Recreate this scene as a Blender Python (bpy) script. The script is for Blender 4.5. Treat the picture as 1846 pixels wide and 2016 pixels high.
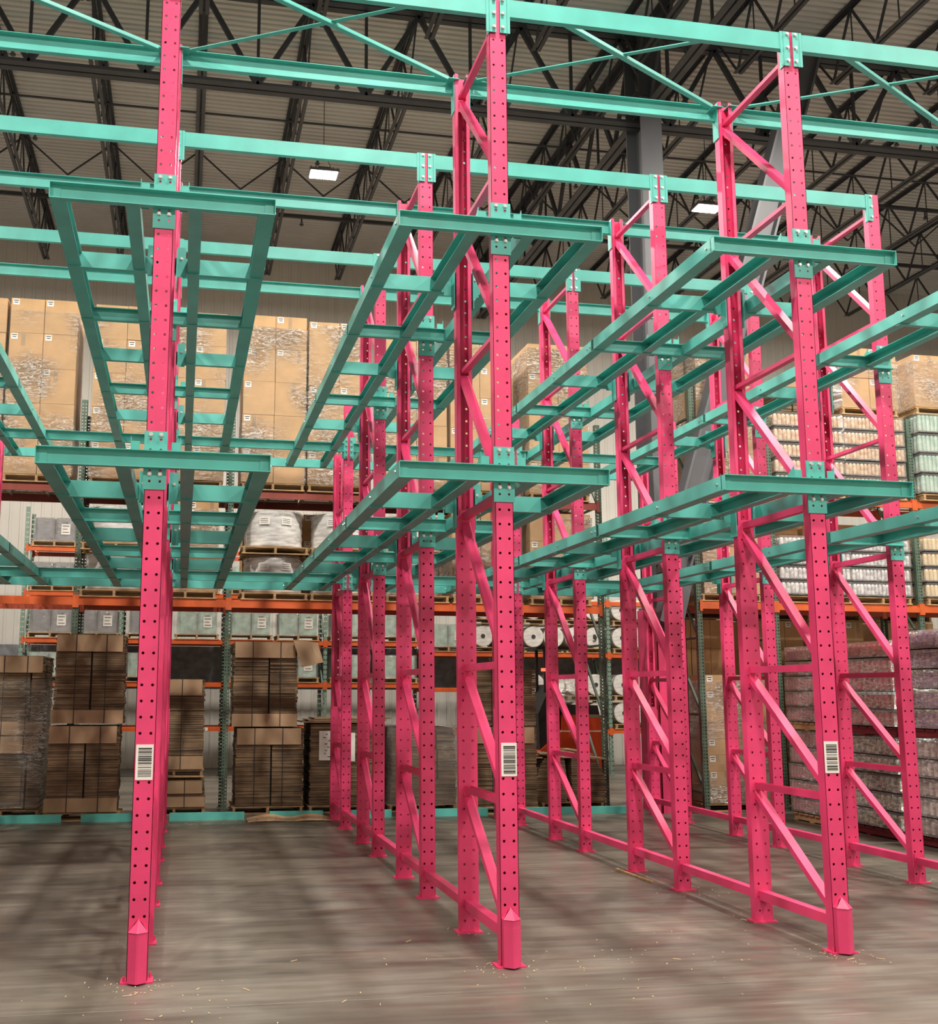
import bpy, math, random
from mathutils import Vector, Matrix
random.seed(7)
S = bpy.context.scene
for o in list(bpy.data.objects): bpy.data.objects.remove(o)
COL = S.collection

# ------------------------------------------------------------------ camera
CAM = dict(f=2128.18, cx=744.30, cy=1033.34, loc=(0.2279, -7.6448, 1.9), yaw=0.1779, pitch=0.1532, roll=0.0039)
def make_camera():
    cd = bpy.data.cameras.new('camera'); co = bpy.data.objects.new('camera', cd); COL.objects.link(co)
    cyw, syw = math.cos(CAM['yaw']), math.sin(CAM['yaw']); cp, sp = math.cos(CAM['pitch']), math.sin(CAM['pitch'])
    F = Vector((syw*cp, cyw*cp, sp)); R = Vector((cyw, -syw, 0)); U = R.cross(F)
    c, s = math.cos(CAM['roll']), math.sin(CAM['roll'])
    R, U = c*R + s*U, -s*R + c*U
    m = Matrix((R, U, -F)).transposed().to_4x4(); m.translation = Vector(CAM['loc'])
    co.matrix_world = m
    cd.sensor_fit = 'VERTICAL'; cd.sensor_height = 24.0; cd.sensor_width = 24.0*1846/2016
    cd.lens = CAM['f']*24.0/2016
    cd.shift_x = (923 - CAM['cx'])/2016.0
    cd.shift_y = -(1008 - CAM['cy'])/2016.0
    cd.clip_start = 0.05; cd.clip_end = 200
    S.camera = co
make_camera()
S.view_settings.view_transform = 'Standard'
S.view_settings.look = 'None'
S.view_settings.gamma = 1.0
S.view_settings.use_curve_mapping = False
S.view_settings.exposure = 0.0
# ------------------------------------------------------------------ world and light
w = bpy.data.worlds.new('world'); S.world = w; w.use_nodes = True
w.node_tree.nodes['Background'].inputs[0].default_value = (1.0, 0.92, 0.84, 1)
w.node_tree.nodes['Background'].inputs[1].default_value = 0.02
LAMP_W = 800
LAMP_COL = (1.0, 0.93, 0.84)
LX = (-5.6, 2.75, 11.1, 19.4)
LY = (12.8, 5.0, -2.2, -10.5)
LZ = 12.25
LAMP_SPREAD = 180

# ------------------------------------------------------------------ tagging
def tag(o, label=None, cat=None, group=None, kind=None):
    if label: o['label'] = label
    if cat: o['category'] = cat
    if group: o['group'] = group
    if kind: o['kind'] = kind
    return o
def empty(name, loc, label, cat, group=None, rz=0):
    o = bpy.data.objects.new(name, None); COL.objects.link(o)
    o.location = loc; o.rotation_euler = (0, 0, rz); o.empty_display_size = 0.1
    return tag(o, label, cat, group)
# ------------------------------------------------------------------ materials
def newmat(name):
    m = bpy.data.materials.new(name); m.use_nodes = True
    return m, m.node_tree, m.node_tree.nodes['Principled BSDF']
def noisecol(nt, c1, c2, scale, detail=3, coord='Object', stretch=None, lo=0.35, hi=0.65):
    tc = nt.nodes.new('ShaderNodeTexCoord'); nz = nt.nodes.new('ShaderNodeTexNoise')
    nz.inputs['Scale'].default_value = scale; nz.inputs['Detail'].default_value = detail
    src = tc.outputs[coord]
    if stretch:
        mp = nt.nodes.new('ShaderNodeMapping'); mp.inputs['Scale'].default_value = stretch
        nt.links.new(src, mp.inputs[0]); src = mp.outputs[0]
    nt.links.new(src, nz.inputs['Vector'])
    cr = nt.nodes.new('ShaderNodeValToRGB')
    cr.color_ramp.elements[0].position = lo; cr.color_ramp.elements[1].position = hi
    cr.color_ramp.elements[0].color = (*c1, 1); cr.color_ramp.elements[1].color = (*c2, 1)
    nt.links.new(nz.outputs['Fac'], cr.inputs[0])
    return nz, cr
def paint(name, c, rough=0.4, var=0.12, scale=6, metal=0.0, spec=0.5, stretch=None):
    m, nt, b = newmat(name)
    c1 = tuple(x*(1-var) for x in c); c2 = tuple(min(1, x*(1+var)) for x in c)
    nz, cr = noisecol(nt, c1, c2, scale, stretch=stretch)
    nt.links.new(cr.outputs[0], b.inputs['Base Color'])
    b.inputs['Roughness'].default_value = rough; b.inputs['Metallic'].default_value = metal
    b.inputs['Specular IOR Level'].default_value = spec
    return m
M = {}
M['pink'] = paint('pink_powder_coat', (0.72, 0.047, 0.160), 0.42, 0.09, 3)
M['teal'] = paint('teal_powder_coat', (0.092, 0.44, 0.385), 0.42, 0.09, 3)
M['zinc'] = paint('zinc_bolt', (0.62, 0.63, 0.62), 0.3, 0.1, 20, 0.8)
M['green'] = paint('rack_green', (0.075, 0.12, 0.085), 0.5, 0.15, 3)
M['palegreen'] = paint('weathered_green', (0.16, 0.24, 0.19), 0.5, 0.15, 3)
M['shadedred'] = paint('beam_shaded_red', (0.20, 0.032, 0.02), 0.5, 0.15, 3)  # shade on the upper beams, seen from below, painted in as darker red
M['orange'] = paint('beam_orange', (0.55, 0.10, 0.022), 0.45, 0.12, 3)
M['brickred'] = paint('beam_red_oxide', (0.42, 0.07, 0.03), 0.5, 0.15, 3)
M['truss'] = paint('truss_grey', (0.035, 0.036, 0.042), 0.6, 0.2, 2)
M['trusslt'] = paint('joist_grey', (0.055, 0.054, 0.058), 0.6, 0.2, 2)
M['column'] = paint('column_grey', (0.10, 0.102, 0.112), 0.5, 0.08, 1)
M['wood'] = paint('pallet_wood', (0.42, 0.27, 0.13), 0.75, 0.3, 5, stretch=(1, 8, 8))
M['carton'] = paint('kraft_carton', (0.47, 0.285, 0.135), 0.7, 0.10, 2.5)
M['carton2'] = paint('kraft_flap', (0.36, 0.235, 0.135), 0.7, 0.10, 3)
M['black'] = paint('black_plastic', (0.012, 0.012, 0.014), 0.5, 0.2, 4)
M['white'] = paint('paper_white', (0.80, 0.77, 0.72), 0.6, 0.03, 4)
M['ink'] = paint('label_ink', (0.03, 0.03, 0.03), 0.6, 0.1, 9)
M['rollwhite'] = paint('white_film_roll', (0.62, 0.60, 0.57), 0.35, 0.18, 5, stretch=(1, 1, 3))
M['rollgrey'] = paint('silver_film_roll', (0.62, 0.61, 0.59), 0.25, 0.25, 4, stretch=(1, 1, 5))
M['greyboard'] = paint('grey_drum_board', (0.17, 0.175, 0.19), 0.45, 0.25, 6)
M['mintboard'] = paint('mint_drum_board', (0.30, 0.42, 0.36), 0.45, 0.3, 6)
M['truckorange'] = paint('truck_orange', (0.70, 0.07, 0.015), 0.35, 0.05, 3)
M['redpallet'] = paint('red_pallet', (0.12, 0.012, 0.015), 0.5, 0.2, 5)

def mat_floor():
    m, nt, b = newmat('polished_concrete')
    nz, cr = noisecol(nt, (0.080, 0.071, 0.057), (0.165, 0.147, 0.120), 0.9, 8, stretch=(0.6, 1.6, 1))
    nz2, cr2 = noisecol(nt, (0.72, 0.72, 0.72), (1.15, 1.13, 1.1), 5.0, 6, stretch=(0.25, 3.0, 1), lo=0.3, hi=0.7)
    mx = nt.nodes.new('ShaderNodeMixRGB'); mx.blend_type = 'MULTIPLY'; mx.inputs[0].default_value = 1
    nt.links.new(cr.outputs[0], mx.inputs[1]); nt.links.new(cr2.outputs[0], mx.inputs[2])
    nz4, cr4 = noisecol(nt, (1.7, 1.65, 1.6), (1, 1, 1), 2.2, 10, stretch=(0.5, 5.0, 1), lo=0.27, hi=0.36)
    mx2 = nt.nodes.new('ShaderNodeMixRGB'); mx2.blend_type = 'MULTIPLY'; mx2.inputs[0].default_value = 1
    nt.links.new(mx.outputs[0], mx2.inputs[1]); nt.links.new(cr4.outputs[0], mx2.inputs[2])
    nt.links.new(mx2.outputs[0], b.inputs['Base Color'])
    nz3, cr3 = noisecol(nt, (0.30,)*3, (0.50,)*3, 3.0, 6, stretch=(0.5, 2, 1))
    nt.links.new(cr3.outputs[0], b.inputs['Roughness'])
    bp = nt.nodes.new('ShaderNodeBump'); bp.inputs['Strength'].default_value = 0.05; bp.inputs['Distance'].default_value = 0.02
    nt.links.new(nz2.outputs['Fac'], bp.inputs['Height']); nt.links.new(bp.outputs[0], b.inputs['Normal'])
    return m
M['floor'] = mat_floor()
M['joint'] = paint('joint_filler', (0.22, 0.20, 0.17), 0.6)
M['wall'] = paint('insulated_panel', (0.52, 0.495, 0.45), 0.5, 0.05, 0.7)
M['deck'] = paint('roof_deck_grey', (0.56, 0.55, 0.53), 0.55, 0.07, 0.8)

def mat_layers():
    m, nt, b = newmat('stacked_cardboard')
    nz, cr = noisecol(nt, (0.085, 0.055, 0.032), (0.27, 0.18, 0.10), 1.0, 8, stretch=(1.2, 1.2, 55), lo=0.32, hi=0.62)
    nz2, cr2 = noisecol(nt, (0.65,)*3, (1.1,)*3, 3, 3, stretch=(1, 1, 2))
    mx = nt.nodes.new('ShaderNodeMixRGB'); mx.blend_type = 'MULTIPLY'; mx.inputs[0].default_value = 1
    nt.links.new(cr.outputs[0], mx.inputs[1]); nt.links.new(cr2.outputs[0], mx.inputs[2])
    nt.links.new(mx.outputs[0], b.inputs['Base Color'])
    b.inputs['Roughness'].default_value = 0.85
    bp = nt.nodes.new('ShaderNodeBump'); bp.inputs['Strength'].default_value = 0.6; bp.inputs['Distance'].default_value = 0.02
    nt.links.new(nz.outputs['Fac'], bp.inputs['Height']); nt.links.new(bp.outputs[0], b.inputs['Normal'])
    return m
M['layers'] = mat_layers()

def mat_film(name, amount=0.5, haze=0.10, stretch=(2.2, 2.2, 9)):
    m = bpy.data.materials.new(name); m.use_nodes = True; nt = m.node_tree; nt.nodes.clear()
    out = nt.nodes.new('ShaderNodeOutputMaterial')
    tr = nt.nodes.new('ShaderNodeBsdfTransparent'); gl = nt.nodes.new('ShaderNodeBsdfGlossy'); df = nt.nodes.new('ShaderNodeBsdfDiffuse')
    gl.inputs['Roughness'].default_value = 0.17; gl.inputs['Color'].default_value = (0.95, 0.93, 0.9, 1)
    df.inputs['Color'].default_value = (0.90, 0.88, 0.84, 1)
    tc = nt.nodes.new('ShaderNodeTexCoord'); mp = nt.nodes.new('ShaderNodeMapping'); mp.inputs['Scale'].default_value = stretch
    nt.links.new(tc.outputs['Object'], mp.inputs[0])
    nz = nt.nodes.new('ShaderNodeTexNoise'); nz.inputs['Scale'].default_value = 1.8; nz.inputs['Detail'].default_value = 5
    nz.inputs['Distortion'].default_value = 0.8
    nt.links.new(mp.outputs[0], nz.inputs['Vector'])
    bp = nt.nodes.new('ShaderNodeBump'); bp.inputs['Strength'].default_value = 1.0; bp.inputs['Distance'].default_value = 0.35
    nt.links.new(nz.outputs['Fac'], bp.inputs['Height']); nt.links.new(bp.outputs[0], gl.inputs['Normal'])
    # film glare painted diffuse white along thin creases: narrow band of a noise field
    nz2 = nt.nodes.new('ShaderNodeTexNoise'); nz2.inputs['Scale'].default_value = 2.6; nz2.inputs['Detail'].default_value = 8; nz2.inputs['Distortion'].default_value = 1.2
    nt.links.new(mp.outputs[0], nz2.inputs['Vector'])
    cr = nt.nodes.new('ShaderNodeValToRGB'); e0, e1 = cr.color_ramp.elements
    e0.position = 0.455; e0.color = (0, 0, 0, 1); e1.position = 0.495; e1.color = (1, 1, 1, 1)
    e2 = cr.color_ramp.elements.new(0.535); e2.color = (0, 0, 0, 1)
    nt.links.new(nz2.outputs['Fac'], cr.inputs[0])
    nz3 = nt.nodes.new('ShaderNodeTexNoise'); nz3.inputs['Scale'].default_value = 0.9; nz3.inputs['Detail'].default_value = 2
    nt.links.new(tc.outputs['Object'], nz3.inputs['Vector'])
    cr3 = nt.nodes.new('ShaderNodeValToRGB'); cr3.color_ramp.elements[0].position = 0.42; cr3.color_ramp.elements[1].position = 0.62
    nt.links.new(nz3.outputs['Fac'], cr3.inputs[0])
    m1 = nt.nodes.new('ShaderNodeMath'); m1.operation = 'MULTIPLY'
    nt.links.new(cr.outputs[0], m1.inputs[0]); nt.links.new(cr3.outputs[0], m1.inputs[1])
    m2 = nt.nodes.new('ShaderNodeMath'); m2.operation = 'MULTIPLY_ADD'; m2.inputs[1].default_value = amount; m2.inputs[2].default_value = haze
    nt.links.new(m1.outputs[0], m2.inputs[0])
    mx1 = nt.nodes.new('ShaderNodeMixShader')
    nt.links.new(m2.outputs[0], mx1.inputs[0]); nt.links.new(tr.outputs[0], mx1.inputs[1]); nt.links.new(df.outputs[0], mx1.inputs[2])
    m3 = nt.nodes.new('ShaderNodeMath'); m3.operation = 'MULTIPLY_ADD'; m3.inputs[1].default_value = 0.34; m3.inputs[2].default_value = 0.06
    nt.links.new(cr3.outputs[0], m3.inputs[0])
    mx2 = nt.nodes.new('ShaderNodeMixShader')
    nt.links.new(m3.outputs[0], mx2.inputs[0]); nt.links.new(mx1.outputs[0], mx2.inputs[1]); nt.links.new(gl.outputs[0], mx2.inputs[2])
    nt.links.new(mx2.outputs[0], out.inputs[0])
    return m
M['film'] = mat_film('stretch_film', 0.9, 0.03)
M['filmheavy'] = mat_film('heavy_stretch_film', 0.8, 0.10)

def mat_can(name, c1, c2, scale=14):
    m, nt, b = newmat(name)
    nz, cr = noisecol(nt, c1, c2, scale, 4, lo=0.4, hi=0.6)
    nt.links.new(cr.outputs[0], b.inputs['Base Color']); b.inputs['Roughness'].default_value = 0.25
    return m
M['can_beige'] = mat_can('beige_can', (0.46, 0.27, 0.15), (0.62, 0.50, 0.36))
M['can_white'] = mat_can('white_can', (0.36, 0.35, 0.37), (0.70, 0.69, 0.68))
M['can_pink'] = mat_can('rose_can', (0.50, 0.16, 0.18), (0.45, 0.26, 0.26))
M['can_red'] = mat_can('red_can', (0.45, 0.035, 0.05), (0.42, 0.16, 0.15))
M['can_purple'] = mat_can('purple_can', (0.16, 0.06, 0.20), (0.35, 0.18, 0.22))
M['can_mixed'] = mat_can('mosaic_can', (0.10, 0.13, 0.10), (0.50, 0.46, 0.33), 30)
M['can_paper'] = mat_can('paper_label_can', (0.62, 0.55, 0.50), (0.30, 0.22, 0.20))
M['can_teal'] = mat_can('seafoam_can', (0.26, 0.40, 0.33), (0.42, 0.54, 0.47), 6)
M['can_gold'] = mat_can('gold_can', (0.55, 0.38, 0.20), (0.66, 0.55, 0.35), 6)
def mat_emit(name, c, s):
    m = bpy.data.materials.new(name); m.use_nodes = True; nt = m.node_tree; nt.nodes.clear()
    out = nt.nodes.new('ShaderNodeOutputMaterial'); e = nt.nodes.new('ShaderNodeEmission')
    e.inputs[0].default_value = (*c, 1); e.inputs[1].default_value = s; nt.links.new(e.outputs[0], out.inputs[0]); return m
M['led'] = mat_emit('led_panel', (1.0, 0.93, 0.82), 22)
M['redlamp'] = mat_emit('red_tail_lamp', (1.0, 0.10, 0.05), 3)

# ------------------------------------------------------------------ mesh builder
class MB:
    def __init__(s): s.v = []; s.f = []; s.m = []
    def quad(s, a, b, c, d, mi=0):
        n = len(s.v); s.v += [a, b, c, d]; s.f.append((n, n+1, n+2, n+3)); s.m.append(mi)
    def poly(s, pts, mi=0):
        n = len(s.v); s.v += list(pts); s.f.append(tuple(range(n, n+len(pts)))); s.m.append(mi)
    def box(s, x0, x1, y0, y1, z0, z1, mi=0):
        n = len(s.v)
        s.v += [(x0,y0,z0),(x1,y0,z0),(x1,y1,z0),(x0,y1,z0),(x0,y0,z1),(x1,y0,z1),(x1,y1,z1),(x0,y1,z1)]
        for q in ((3,2,1,0),(4,5,6,7),(0,1,5,4),(1,2,6,5),(2,3,7,6),(3,0,4,7)):
            s.f.append(tuple(n+i for i in q)); s.m.append(mi)
        return s
    def prism(s, prof, p0, p1, ux, uy, mi=0):
        """profile (u,v) swept from p0 to p1; ux, uy are the axes of u and v"""
        p0 = Vector(p0); p1 = Vector(p1); ux = Vector(ux); uy = Vector(uy)
        n = len(s.v); k = len(prof)
        for p in (p0, p1):
            for (u, v) in prof: s.v.append(tuple(p + ux*u + uy*v))
        for i in range(k):
            j = (i+1) % k
            s.f.append((n+i, n+j, n+k+j, n+k+i)); s.m.append(mi)
        s.f.append(tuple(n+i for i in reversed(range(k)))); s.m.append(mi)
        s.f.append(tuple(n+k+i for i in range(k))); s.m.append(mi)
        return s
    def bar(s, p0, p1, w, h, up=(0, 0, 1), mi=0):
        p0 = Vector(p0); p1 = Vector(p1); d = (p1-p0).normalized(); up = Vector(up)
        sx = d.cross(up)
        if sx.length < 1e-4: sx = Vector((1, 0, 0))
        sx.normalize(); uy = sx.cross(d)
        return s.prism([(-w/2,-h/2),(w/2,-h/2),(w/2,h/2),(-w/2,h/2)], p0, p1, sx, uy, mi)
    def cyl(s, p0, p1, r, n=12, mi=0, r1=None):
        p0 = Vector(p0); p1 = Vector(p1); d = (p1-p0).normalized()
        a = Vector((0,0,1)) if abs(d.z) < 0.9 else Vector((1,0,0))
        ux = d.cross(a).normalized(); uy = d.cross(ux)
        r1 = r if r1 is None else r1
        b = len(s.v)
        for p, rr in ((p0, r), (p1, r1)):
            for i in range(n):
                t = 2*math.pi*i/n; s.v.append(tuple(p + ux*math.cos(t)*rr + uy*math.sin(t)*rr))
        for i in range(n):
            j = (i+1) % n; s.f.append((b+i, b+j, b+n+j, b+n+i)); s.m.append(mi)
        s.f.append(tuple(b+i for i in reversed(range(n)))); s.m.append(mi)
        s.f.append(tuple(b+n+i for i in range(n))); s.m.append(mi)
        return s
    def lathe(s, c, prof, n=24, mi=0):
        b = len(s.v); c = Vector(c)
        for (r, z) in prof:
            for i in range(n):
                t = 2*math.pi*i/n; s.v.append((c.x+math.cos(t)*r, c.y+math.sin(t)*r, c.z+z))
        for k in range(len(prof)-1):
            for i in range(n):
                j = (i+1) % n
                s.f.append((b+k*n+i, b+k*n+j, b+(k+1)*n+j, b+(k+1)*n+i)); s.m.append(mi)
        s.f.append(tuple(b+i for i in reversed(range(n)))); s.m.append(mi)
        k = len(prof)-1
        s.f.append(tuple(b+k*n+i for i in range(n))); s.m.append(mi)
        return s
    def perf(s, xc, width, y, yb, z0, z1, us, pitch, zoff, r, axis='x', back=True, n=8, mi=0):
        """perforated plate standing in the xz plane (or yz when axis='y'), real holes through its thickness"""
        def P(u, yy, z): return (xc+u, yy, z) if axis == 'x' else (yy, xc+u, z)
        edges = [-width/2]
        for a, b2 in zip(us, us[1:]): edges.append((a+b2)/2)
        edges.append(width/2)
        k0 = math.ceil((z0 + pitch*0.5 - zoff)/pitch); k1 = math.floor((z1 - pitch*0.5 - zoff)/pitch)
        zs = [zoff + k*pitch for k in range(k0, k1+1)]
        ya = zs[0]-pitch/2; yz = zs[-1]+pitch/2
        def solid(a, b):
            if b-a < 1e-5: return
            for yy, fl in ((y, 0), (yb, 1)):
                q = [P(-width/2, yy, a), P(width/2, yy, a), P(width/2, yy, b), P(-width/2, yy, b)]
                s.quad(*q, mi=mi)
        solid(z0, ya); solid(yz, z1)
        for z in zs:
            for ci, u in enumerate(us):
                a, b2 = edges[ci], edges[ci+1]; zl, zh = z-pitch/2, z+pitch/2
                if n == 8:
                    bd = [(b2, z), (b2, zh), (u, zh), (a, zh), (a, z), (a, zl), (u, zl), (b2, zl)]
                    ho = [(u+r*math.cos(math.pi/4*i), z+r*math.sin(math.pi/4*i)) for i in range(8)]
                else:
                    bd = [(b2, zh), (a, zh), (a, zl), (b2, zl)]
                    ho = [(u+r*.8, z+r*.9), (u-r*.8, z+r*.9), (u-r*.8, z-r*.9), (u+r*.8, z-r*.9)]
                nn = len(bd); base = len(s.v)
                for yy in (y, yb):
                    s.v += [P(p[0], yy, p[1]) for p in bd] + [P(p[0], yy, p[1]) for p in ho]
                for i in range(nn):
                    j = (i+1) % nn
                    s.f.append((base+i, base+j, base+nn+j, base+nn+i)); s.m.append(mi)
                    if back:
                        o = base+2*nn
                        s.f.append((o+i, o+nn+i, o+nn+j, o+j)); s.m.append(mi)
                    s.f.append((base+nn+i, base+nn+j, base+3*nn+j, base+3*nn+i)); s.m.append(mi)
        return s
    def mesh(s, name, mats):
        me = bpy.data.meshes.new(name); me.from_pydata(s.v, [], s.f); me.update()
        for m in (mats if isinstance(mats, (list, tuple)) else [mats]): me.materials.append(m)
        if any(s.m): me.polygons.foreach_set('material_index', s.m)
        return me
    def build(s, name, mats, parent=None, loc=None, smooth=False):
        me = s.mesh(name, mats)
        if smooth:
            me.polygons.foreach_set('use_smooth', [True]*len(me.polygons))
        o = bpy.data.objects.new(name, me); COL.objects.link(o)
        if parent is not None: o.parent = parent
        if loc is not None: o.location = loc
        return o
def link_mesh(name, me, parent=None, loc=(0, 0, 0)):
    o = bpy.data.objects.new(name, me); COL.objects.link(o); o.location = loc
    if parent is not None: o.parent = parent
    return o
def cprof(w, h, t):
    """channel: web along v at u=0, flanges towards +u"""
    return [(0, -h/2), (w, -h/2), (w, -h/2+t), (t, -h/2+t), (t, h/2-t), (w, h/2-t), (w, h/2), (0, h/2)]
BOLT = None
def add_bolts(parent, pts):
    global BOLT
    if BOLT is None:
        b = MB(); b.cyl((0, 0, 0), (0, -.004, 0), .0165, 8); b.cyl((0, 0, 0), (0, -.015, 0), .0125, 6); BOLT = b.mesh('bolt', M['zinc'])
    for p in pts: link_mesh('bolt', BOLT, parent, p)
def structure(o): o['kind'] = 'structure'; return o

# ------------------------------------------------------------------ dimensions of the pink and teal rack
W = 2.556
YP = [0, 1.19, 2.59, 3.78, 5.19, 6.37, 7.78, 8.92]
ZT, Z1, Z2 = 7.42, 3.51, 5.45
HTOP = [ZT, ZT, ZT, ZT, ZT-0.02, ZT-0.02, 6.10, 5.60]

# ------------------------------------------------------------------ room shell
X0, X1, Y0, Y1, ZR = -14.0, 32.0, -16.0, 20.3, 13.85
structure(MB().box(X0, X1, Y0, Y1, -0.3, 0.0).build('floor', M['floor']))
def joints():
    b = MB()
    for y in (-.62, 11.6): b.box(X0, X1, y-.003, y+.003, 0.0, 0.0012)
    for x in (-8.6, 8.05, 13.2): b.box(x-.003, x+.003, Y0, Y1, 0.0, 0.0012)
    structure(b.build('trim_1', M['joint']))
joints()
def wall_back():
    prof = []; x = X0; p = 0.255
    while x < X1:
        prof += [(x, 0), (x+.17, 0), (x+.185, -.016), (x+.24, -.016)]
        x += p
    prof.append((X1, 0)); prof += [(X1, .2), (X0, .2)]
    b = MB(); pr = prof
    b.prism([(q[0], q[1]) for q in pr], (0, Y1, 0), (0, Y1, ZR), (1, 0, 0), (0, 1, 0))
    structure(b.build('wall_back', M['wall']))
wall_back()
structure(MB().box(X0-.2, X0, Y0, Y1, 0, ZR).build('wall_left', M['wall']))
structure(MB().box(X1, X1+.2, Y0, Y1, 0, ZR).build('wall_right', M['wall']))
structure(MB().box(X0, X1, Y0-.2, Y0, 0, ZR).build('wall_front', M['wall']))
def ceiling():
    prof = []; y = Y0; p = 0.152
    while y < Y1 - p:
        prof += [(y, 0), (y+.085, 0), (y+.10, .038), (y+.137, .038)]
        y += p
    prof += [(Y1, 0), (Y1, .1), (Y0, .1)]
    b = MB(); b.prism(prof, (X0, 0, ZR), (X1, 0, ZR), (0, 1, 0), (0, 0, 1))
    structure(b.build('ceiling', M['deck']))
ceiling()

ORD = ['first', 'second', 'third', 'fourth', 'fifth', 'sixth', 'seventh', 'eighth', 'ninth', 'tenth', 'eleventh', 'twelfth', 'thirteenth', 'fourteenth', 'fifteenth', 'sixteenth', 'seventeenth', 'eighteenth', 'nineteenth', 'twentieth']
# roof joists
def joist_meshes(L):
    top = MB(); bot = MB(); web = MB()
    zt, zb = 13.83, 12.70
    for s in (-1, 1):
        top.box(s*.022-(.062 if s < 0 else 0), s*.022+(.062 if s > 0 else 0), 0, L, zt-.012, zt)
        top.box(s*.022-.004, s*.022+.004, 0, L, zt-.06, zt)
        bot.box(s*.022-(.062 if s < 0 else 0), s*.022+(.062 if s > 0 else 0), .75, L-.75, zb, zb+.010)
        bot.box(s*.022-.004, s*.022+.004, .75, L-.75, zb, zb+.055)
    n = int((L-1.5)/1.22); st = (L-1.5)/n
    web.bar((0, 0.05, zt-.05), (0, .78, zb+.02), .03, .03)
    web.bar((0, L-.05, zt-.05), (0, L-.78, zb+.02), .03, .03)
    for i in range(n):
        a = .75+st*i
        web.bar((0, a, zb+.03), (0, a+st/2, zt-.04), .036, .036)
        web.bar((0, a+st/2, zt-.04), (0, a+st, zb+.03), .036, .036)
        web.bar((0, a+st/2, zt-.04), (0, a+st/2, zb+.03), .018, .018)
    return top.mesh('top_chord', M['truss']), bot.mesh('bottom_chord', M['trusslt']), web.mesh('web', M['truss'])
JL = Y1 - 9.4
jm = joist_meshes(JL - .1)
JX = [-5.32 + 1.86*i for i in range(17)]
for i, x in enumerate(JX):
    e = empty('roof_joist', (x, 9.45, 0), 'dark open web roof joist over the back storage, %s from the left' % ORD[i], 'joist', 'roof joists running to the back wall')
    for nm, me in zip(('top_chord', 'bottom_chord', 'web'), jm): link_mesh(nm, me, e)
jm2 = joist_meshes(11.3)
for i, x in enumerate(JX):
    e = empty('roof_joist', (x, -1.95, 0), 'dark open web roof joist nearer than the girder, %s from the left' % ORD[i], 'joist', 'roof joists in front of the girder')
    for nm, me in zip(('top_chord', 'bottom_chord', 'web'), jm2): link_mesh(nm, me, e)
def girder(y, label):
    e = empty('roof_girder', (0, y, 0), label, 'girder')
    xa, xb = JX[0]-.9, 25.5
    t = MB(); zt, zb = 13.62, 11.95
    for s in (-1, 1):
        t.prism([(0, 0), (.13, 0), (.13, .014), (.014, .014), (.014, .13), (0, .13)], (xa, s*.018, zt+.02), (xb, s*.018, zt+.02), (0, s, 0), (0, 0, 1))
    t.build('top_chord', M['truss'], e)
    b = MB()
    for s in (-1, 1):
        b.prism([(0, 0), (.13, 0), (.13, .014), (.014, .014), (.014, .13), (0, .13)], (xa, s*.018, zb), (xb, s*.018, zb), (0, s, 0), (0, 0, 1))
    b.build('bottom_chord', M['truss'], e)
    wb = MB(); x = JX[0]-.93
    while x < xb-1.9:
        wb.bar((x, 0, zb+.08), (x+.93, 0, zt+.03), .08, .075, up=(0, 1, 0))
        wb.bar((x+.93, 0, zt+.03), (x+1.86, 0, zb+.08), .08, .075, up=(0, 1, 0))
        wb.bar((x, 0, zb+.1), (x, 0, zt+.03), .05, .045, up=(0, 1, 0))
        x += 1.86
    wb.build('web', M['truss'], e)
girder(9.4, 'deep dark steel girder crossing the roof, carried by the grey column')
def cross_girder():
    e = empty('roof_girder', (8.1, -2, 0), 'heavy dark girder running front to back above the grey column', 'girder')
    t = MB(); b = MB(); wb = MB(); L = 22.2; zt, zb = 13.66, 12.15
    for s in (-1, 1):
        t.box(s*.02-(.11 if s < 0 else 0), s*.02+(.11 if s > 0 else 0), 0, L, zt, zt+.02); t.box(s*.02-.008, s*.02+.008, 0, L, zt-.11, zt)
        b.box(s*.02-(.11 if s < 0 else 0), s*.02+(.11 if s > 0 else 0), 0, L, zb, zb+.02); b.box(s*.02-.008, s*.02+.008, 0, L, zb+.02, zb+.12)
    n = 14; st = L/n
    for i in range(n):
        a = st*i; wb.bar((0, a, zb+.06), (0, a+st/2, zt-.04), .09, .06, up=(1, 0, 0)); wb.bar((0, a+st/2, zt-.04), (0, a+st, zb+.06), .09, .06, up=(1, 0, 0)); wb.bar((0, a+st/2, zt-.04), (0, a+st/2, zb+.06), .04, .04)
    t.build('top_chord', M['truss'], e); b.build('bottom_chord', M['trusslt'], e); wb.build('web', M['truss'], e)
cross_girder()
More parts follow.
